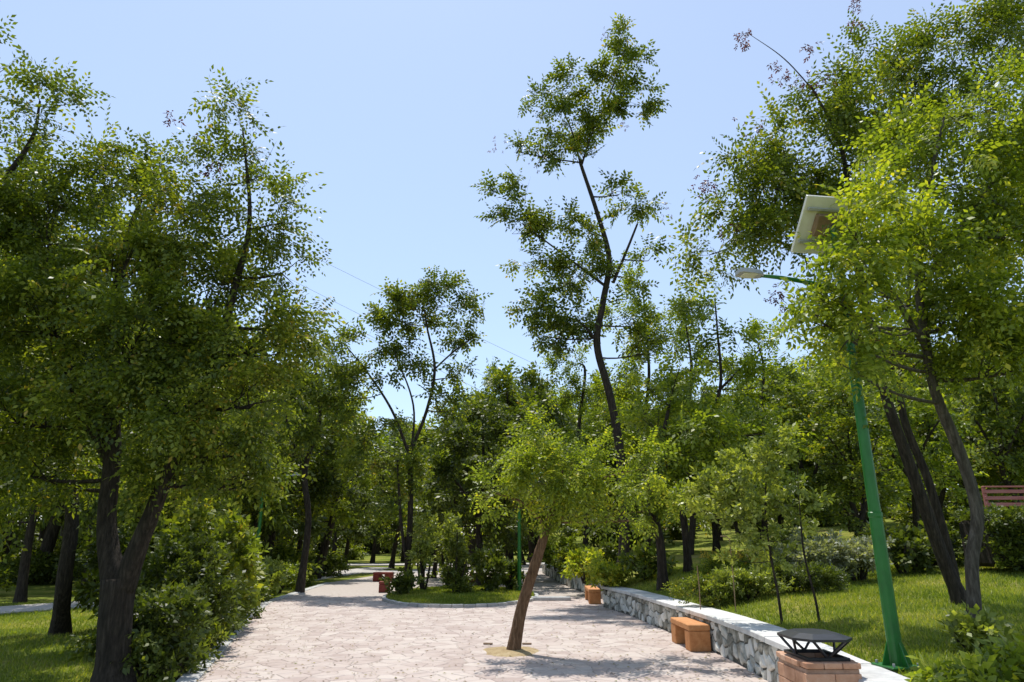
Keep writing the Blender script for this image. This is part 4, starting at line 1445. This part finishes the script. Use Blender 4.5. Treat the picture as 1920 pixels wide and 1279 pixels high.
# ------------------------------------------------------------------ woods behind: a few built trees, copied one by one
def proto(seed, H, spread, ft, mat, cover, lean):
    st = random.getstate()
    random.seed(seed)
    base = np.array([0, 0, 0.])
    ph = random.uniform(0, 6.28)
    k1 = np.array([lean, .1, H * .35]); k2 = np.array([lean * .6, -.1, H * .62]); k3 = np.array([lean * .8, 0, H * .92])
    stems = [[(base, .17), (k1 * .5 + np.array([.05, 0, 0]), .15), (k1, .12), (k2, .08), (k3, .03)]]
    lobes = []
    for k in range(3):
        a = ph + k * 2.1
        e = np.array([math.cos(a) * spread * .7, math.sin(a) * spread * .7, H * random.uniform(.55, .75)])
        stems.append([(k1, .08), ((k1 + e) / 2 + np.array([0, 0, .3]), .06), (e, .03)])
    nl = 13
    for k in range(nl):
        a = ph + k * 2.39996
        t = k / (nl - 1)
        zz = H * (.30 + .63 * t)
        rr = spread * (.75 * math.sin(math.pi * min(1, .22 + .72 * t))) * random.uniform(.6, 1.05)
        lobes.append((np.array([k2[0] * t + rr * math.cos(a), rr * math.sin(a), zz]), (spread * random.uniform(.38, .55), spread * random.uniform(.38, .55), H * random.uniform(.09, .13)), cover, random.uniform(-.08, .1)))
    o = tree('woodland_tree', 'tmp', stems, lobes, ft, mat=mat, scale=1.0, r_limb=.06, sides=6)
    random.setstate(st)
    return o


PROTOS = [proto(11, 9, 2.7, 'far', 'leaf_bright', 1.1, .5), proto(12, 9, 2.4, 'far', 'leaf', 1.2, -.5), proto(13, 9, 2.6, 'far', 'leaf_bright', 1.2, .3), proto(14, 9, 2.2, 'far', 'leaf', 1.0, -.8), proto(15, 9, 3.0, 'far', 'leaf_dark', 1.3, .1)]

SKY = [(-300, 420), (0, 480), (540, 660), (600, 690), (640, 740), (700, 790), (790, 800), (850, 740), (890, 700), (960, 690), (1050, 700), (1100, 720), (1230, 700), (1300, 740), (1450, 700), (1560, 670), (1650, 650), (1800, 640), (2200, 600)]


def skyline(px):
    return float(np.interp(px, [s[0] for s in SKY], [s[1] for s in SKY]))


spots = []     # (px, Y, height factor, proto)
rs = random.Random(5)
for Y, step, jit in ((29, 150, 40), (36, 105, 35), (44, 95, 35), (56, 80, 30), (72, 75, 30), (95, 60, 25), (125, 55, 25)):
    px = -260 + rs.uniform(0, step)
    while px < 2150:
        q = px + rs.uniform(-jit, jit)
        yy = Y * rs.uniform(.92, 1.08)
        x = (q - 960) / FPX * yy * .96
        ok = True
        if yy < 45 and left_x(yy) - .6 < x < 3.4: ok = False
        if yy < 33 and 2 < x < 4.5: ok = False
        if Y < 33 and q < 420: ok = False
        if 45 < yy < 50 and -10 < x < 6: ok = False
        if ok: spots.append((q, yy, rs.uniform(.74, 1.0), rs.randrange(5)))
        px += step
# left lawn and mid-distance fillers
spots = [q for q in spots if not (q[0] > 1820 and q[1] < 26)]
spots += [(300, 24, .8, 1), (420, 30, .85, 0), (60, 23, .8, 4), (180, 31, .9, 3), (480, 36, .9, 4), (-120, 30, .9, 0), (900, 30.5, .85, 4), (860, 34, .92, 1), (960, 36, .97, 1), (1000, 41, .99, 4), (815, 38, .8, 0), (1500, 24, .86, 1), (1600, 22, .8, 3), (1720, 24, .9, 0), (1930, 27, .97, 1), (1420, 28, .9, 3)]

used = set()
names = []
zones = {}
for q, yy, hf, k in spots:
    x = (q - 960) / FPX * yy * .96
    right = x > border_x(yy) + .2
    z0 = hill(x, yy) if right else (-.06 if yy < 70 else -.06 + .012 * (yy - 70))
    top = at(q, skyline(q), yy)[2]
    H = max(3.5, (top - z0) * hf)
    o = PROTOS[k] if k not in used else copy_tree(PROTOS[k])
    used.add(k)
    s = H / 9.0
    o.location = (x, yy, z0)
    o.rotation_euler = (0, 0, rs.uniform(0, 6.28))
    wsc = max(.75, min(1.7, s)) * rs.uniform(.85, 1.15)
    o.scale = (wsc, wsc, s)
    zn = ('left of the big forked trunk' if q < 200 else 'between forked trunk and island' if q < 640 else 'behind the planted island' if q < 1000 else 'between tall tree and saplings' if q < 1460 else 'behind the lamp post on the slope' if q < 1720 else 'at the right edge on the slope')
    zones.setdefault(zn, []).append((q, yy, o, k))
ONES = ['', 'first', 'second', 'third', 'fourth', 'fifth', 'sixth', 'seventh', 'eighth', 'ninth', 'tenth', 'eleventh', 'twelfth', 'thirteenth', 'fourteenth', 'fifteenth', 'sixteenth', 'seventeenth', 'eighteenth', 'nineteenth']


def ordinal(n):
    if n < 20: return ONES[n]
    t, o_ = divmod(n, 10)
    return ('twentieth', 'thirtieth', 'fortieth', 'fiftieth')[t - 2] if o_ == 0 else ('twenty', 'thirty', 'forty', 'fifty')[t - 2] + '-' + ONES[o_]


TONE = ['green', 'dark green', 'bright green', 'thin green', 'dense dark']
for zn, lst in zones.items():
    lst.sort(key=lambda t: t[0])
    for i, (q, yy, o, k) in enumerate(lst):
        dist = 'near' if yy < 33 else 'middle' if yy < 50 else 'far'
        tag(o, f'{TONE[k]} {dist} tree {zn}, {ordinal(i + 1)} there from the left', 'tree', 'trees in the woods behind the plaza')

# low undergrowth at the foot of the woods
under = []
rs2 = random.Random(9)
ub = shrub('tmp', (0, 40, 0), (1.6, 1.2, 1.5), 'far', 'leaf', 1.8, n=7, name='undergrowth_bush')
ud = shrub('tmp', (0, 40, 0), (1.7, 1.3, 1.9), 'far', 'leaf_dark', 2.0, n=7, name='undergrowth_bush')
uspots = []
for Y, step in ((33, 150), (43, 120), (52, 110), (64, 100), (80, 90), (100, 60)):
    px = -200 + rs2.uniform(0, step)
    while px < 2100:
        yy = Y * rs2.uniform(.95, 1.05)
        x = (px - 960) / FPX * yy * .96
        bad = (yy < 46 and left_x(yy) - 1.5 < x < 4.2) or (45 < yy < 50 and -10 < x < 6) or (yy > 55 and yy < 66 and px < 1000) or (yy < 48 and 1200 < px < 1750 and rs2.random() < .6)
        if not bad: uspots.append((px, yy, x))
        px += step * rs2.uniform(.7, 1.3)
uspots.sort()
ucount = {}
for i, (px, yy, x) in enumerate(uspots):
    src = (ub, ud)[i % 2]
    o = src if i < 2 else copy_tree(src)
    right = x > border_x(yy) + .2
    z0 = hill(x, yy) if right else (-.06 if yy < 70 else -.06 + .012 * (yy - 70))
    o.location = (x, yy, z0 - .02)
    s = rs2.uniform(.7, 1.3) * (2.4 if yy > 90 else 1.3 if yy > 60 else 1)
    o.scale = (s * 1.15, s, s * rs2.uniform(.7, 1.1))
    o.rotation_euler = (0, 0, rs2.uniform(0, 6.28))
    ds = 'middle' if yy < 50 else 'far' if yy < 90 else 'farthest'
    ucount[ds] = ucount.get(ds, 0) + 1
    tag(o, f"{('green', 'dark')[i % 2]} undergrowth bush in the {ds} woods, {ordinal(ucount[ds])} there from the left", 'bush', 'undergrowth bushes among the trees')

# ------------------------------------------------------------------ power lines
for k, (a, b_) in enumerate((((520, 470), (760, 610)), ((560, 520), (760, 640)), ((600, 455), (800, 560)))):
    A, B = at(a[0] - 700, a[1] - 330, 60), at(b_[0] + 260, b_[1] + 150, 66)
    t = np.linspace(0, 1, 14)
    pts = [A + (B - A) * q - np.array([0, 0, 2.2 * q * (1 - q)]) for q in t]
    m = MB(); m.tube(pts, [.014] * 14, 4)
    o = m.build('power_line', M['wire'])
    tag(o, ('lowest', 'middle', 'uppermost')[k if k < 2 else 2] + ' of the thin overhead wires crossing the sky above the island tree', 'wire', 'overhead wires')


# ------------------------------------------------------------------ grass
def grass(name, sampler, n, hgt, zfn, label):
    P = sampler(n)
    n = len(P)
    a = RNG.uniform(0, 2 * math.pi, n)
    h = hgt * RNG.uniform(.5, 1.3, n)
    wd = .006 + .006 * RNG.random(n)
    z = np.array([zfn(x, y) for x, y in P])
    le = RNG.normal(0, .45, (n, 2)) * h[:, None]
    cx, cy = np.cos(a) * wd, np.sin(a) * wd
    V = np.empty((n, 3, 3))
    V[:, 0] = np.stack([P[:, 0] - cx, P[:, 1] - cy, z - .005], 1)
    V[:, 1] = np.stack([P[:, 0] + cx, P[:, 1] + cy, z - .005], 1)
    V[:, 2] = np.stack([P[:, 0] + le[:, 0], P[:, 1] + le[:, 1], z + h], 1)
    patch = .5 + .22 * np.sin(P[:, 0] * 1.7 + np.sin(P[:, 1] * 1.1) * 2) * np.sin(P[:, 1] * 1.4)
    var = np.clip(patch + RNG.normal(0, .18, n), 0, 1)
    o = quads_mesh(name, V.reshape(-1, 3), np.repeat(var, 3), M['grass'], k=3)
    tag(o, label, 'grass', kind='stuff')


def samp_right(n):
    y = 6 + 15 * RNG.random(n) ** 1.3
    u = .16 + 9.5 * RNG.random(n)
    x = np.array([border_x(q) for q in y]) + u
    k = (x < y * .85 + .5)
    return np.stack([x, y], 1)[k]


def samp_left(n):
    y = 9 + 14 * RNG.random(n) ** 1.2
    lx = np.array([left_x(q) for q in y])
    x = lx - .35 - 9 * RNG.random(n)
    k = x > -y * .85 - .5
    # keep off the pale path
    pth = np.array([[-26, 15.5], [-19, 17.5], [-14.5, 20], [-12.2, 24]])
    py = np.interp(x, pth[:, 0], pth[:, 1])
    k &= ~((np.abs(y - py) < 1.5) & (x < -11.9))
    return np.stack([x, y], 1)[k]


def samp_isl(n):
    a, r_ = RNG.uniform(0, 6.283, n), np.sqrt(RNG.random(n)) * .94
    return np.stack([ISL_C[0] + ISL_R[0] * r_ * np.cos(a), ISL_C[1] + ISL_R[1] * r_ * np.sin(a)], 1)


grass('grass', samp_right, 120000, .055, hill, 'short sunlit grass of the sloping lawn right of the stone wall')
grass('grass', samp_left, 60000, .06, lambda x, y: -.06, 'short grass striped with shade on the left lawn')
grass('grass', samp_isl, 22000, .07, lambda x, y: .2 - .1 * isl(x, y), 'grass covering the planted island')


def litter(n):
    y = 8.8 + 17 * RNG.random(n) ** 1.5
    lx = np.array([left_x(q) for q in y]); rx = np.array([right_x(q) for q in y])
    e = RNG.beta(.55, .75, n)
    x = lx + .1 + (rx - lx - .2) * e
    k = np.array([isl(a, b) > 1.05 for a, b in zip(x, y)])
    x, y = x[k], y[k]
    n = len(x)
    pos = np.stack([x, y, np.full(n, .012)], 1)
    a = RNG.uniform(0, 6.283, n)
    l = RNG.uniform(.014, .034, n)
    d = np.stack([np.cos(a), np.sin(a), np.zeros(n)], 1) * l[:, None]
    t = np.stack([-np.sin(a), np.cos(a), np.zeros(n)], 1) * l[:, None] * .45
    up_ = np.stack([np.zeros(n), np.zeros(n), RNG.uniform(.0, .014, n)], 1)
    V = np.stack([pos - d, pos + t + up_, pos + d, pos - t + up_ * .5], 1).reshape(-1, 3)
    o = quads_mesh('fallen_leaves', V, np.repeat(RNG.random(n), 4), M['litter'])
    tag(o, 'small dry leaves scattered over the pale paving', 'leaves', kind='stuff')


M['litter'] = leaf_mat('dry_leaf', [(0, (.10, .07, .035)), (.5, (.22, .15, .06)), (.8, (.30, .25, .08)), (1, (.14, .17, .04))], trans=.2)
litter(2600)
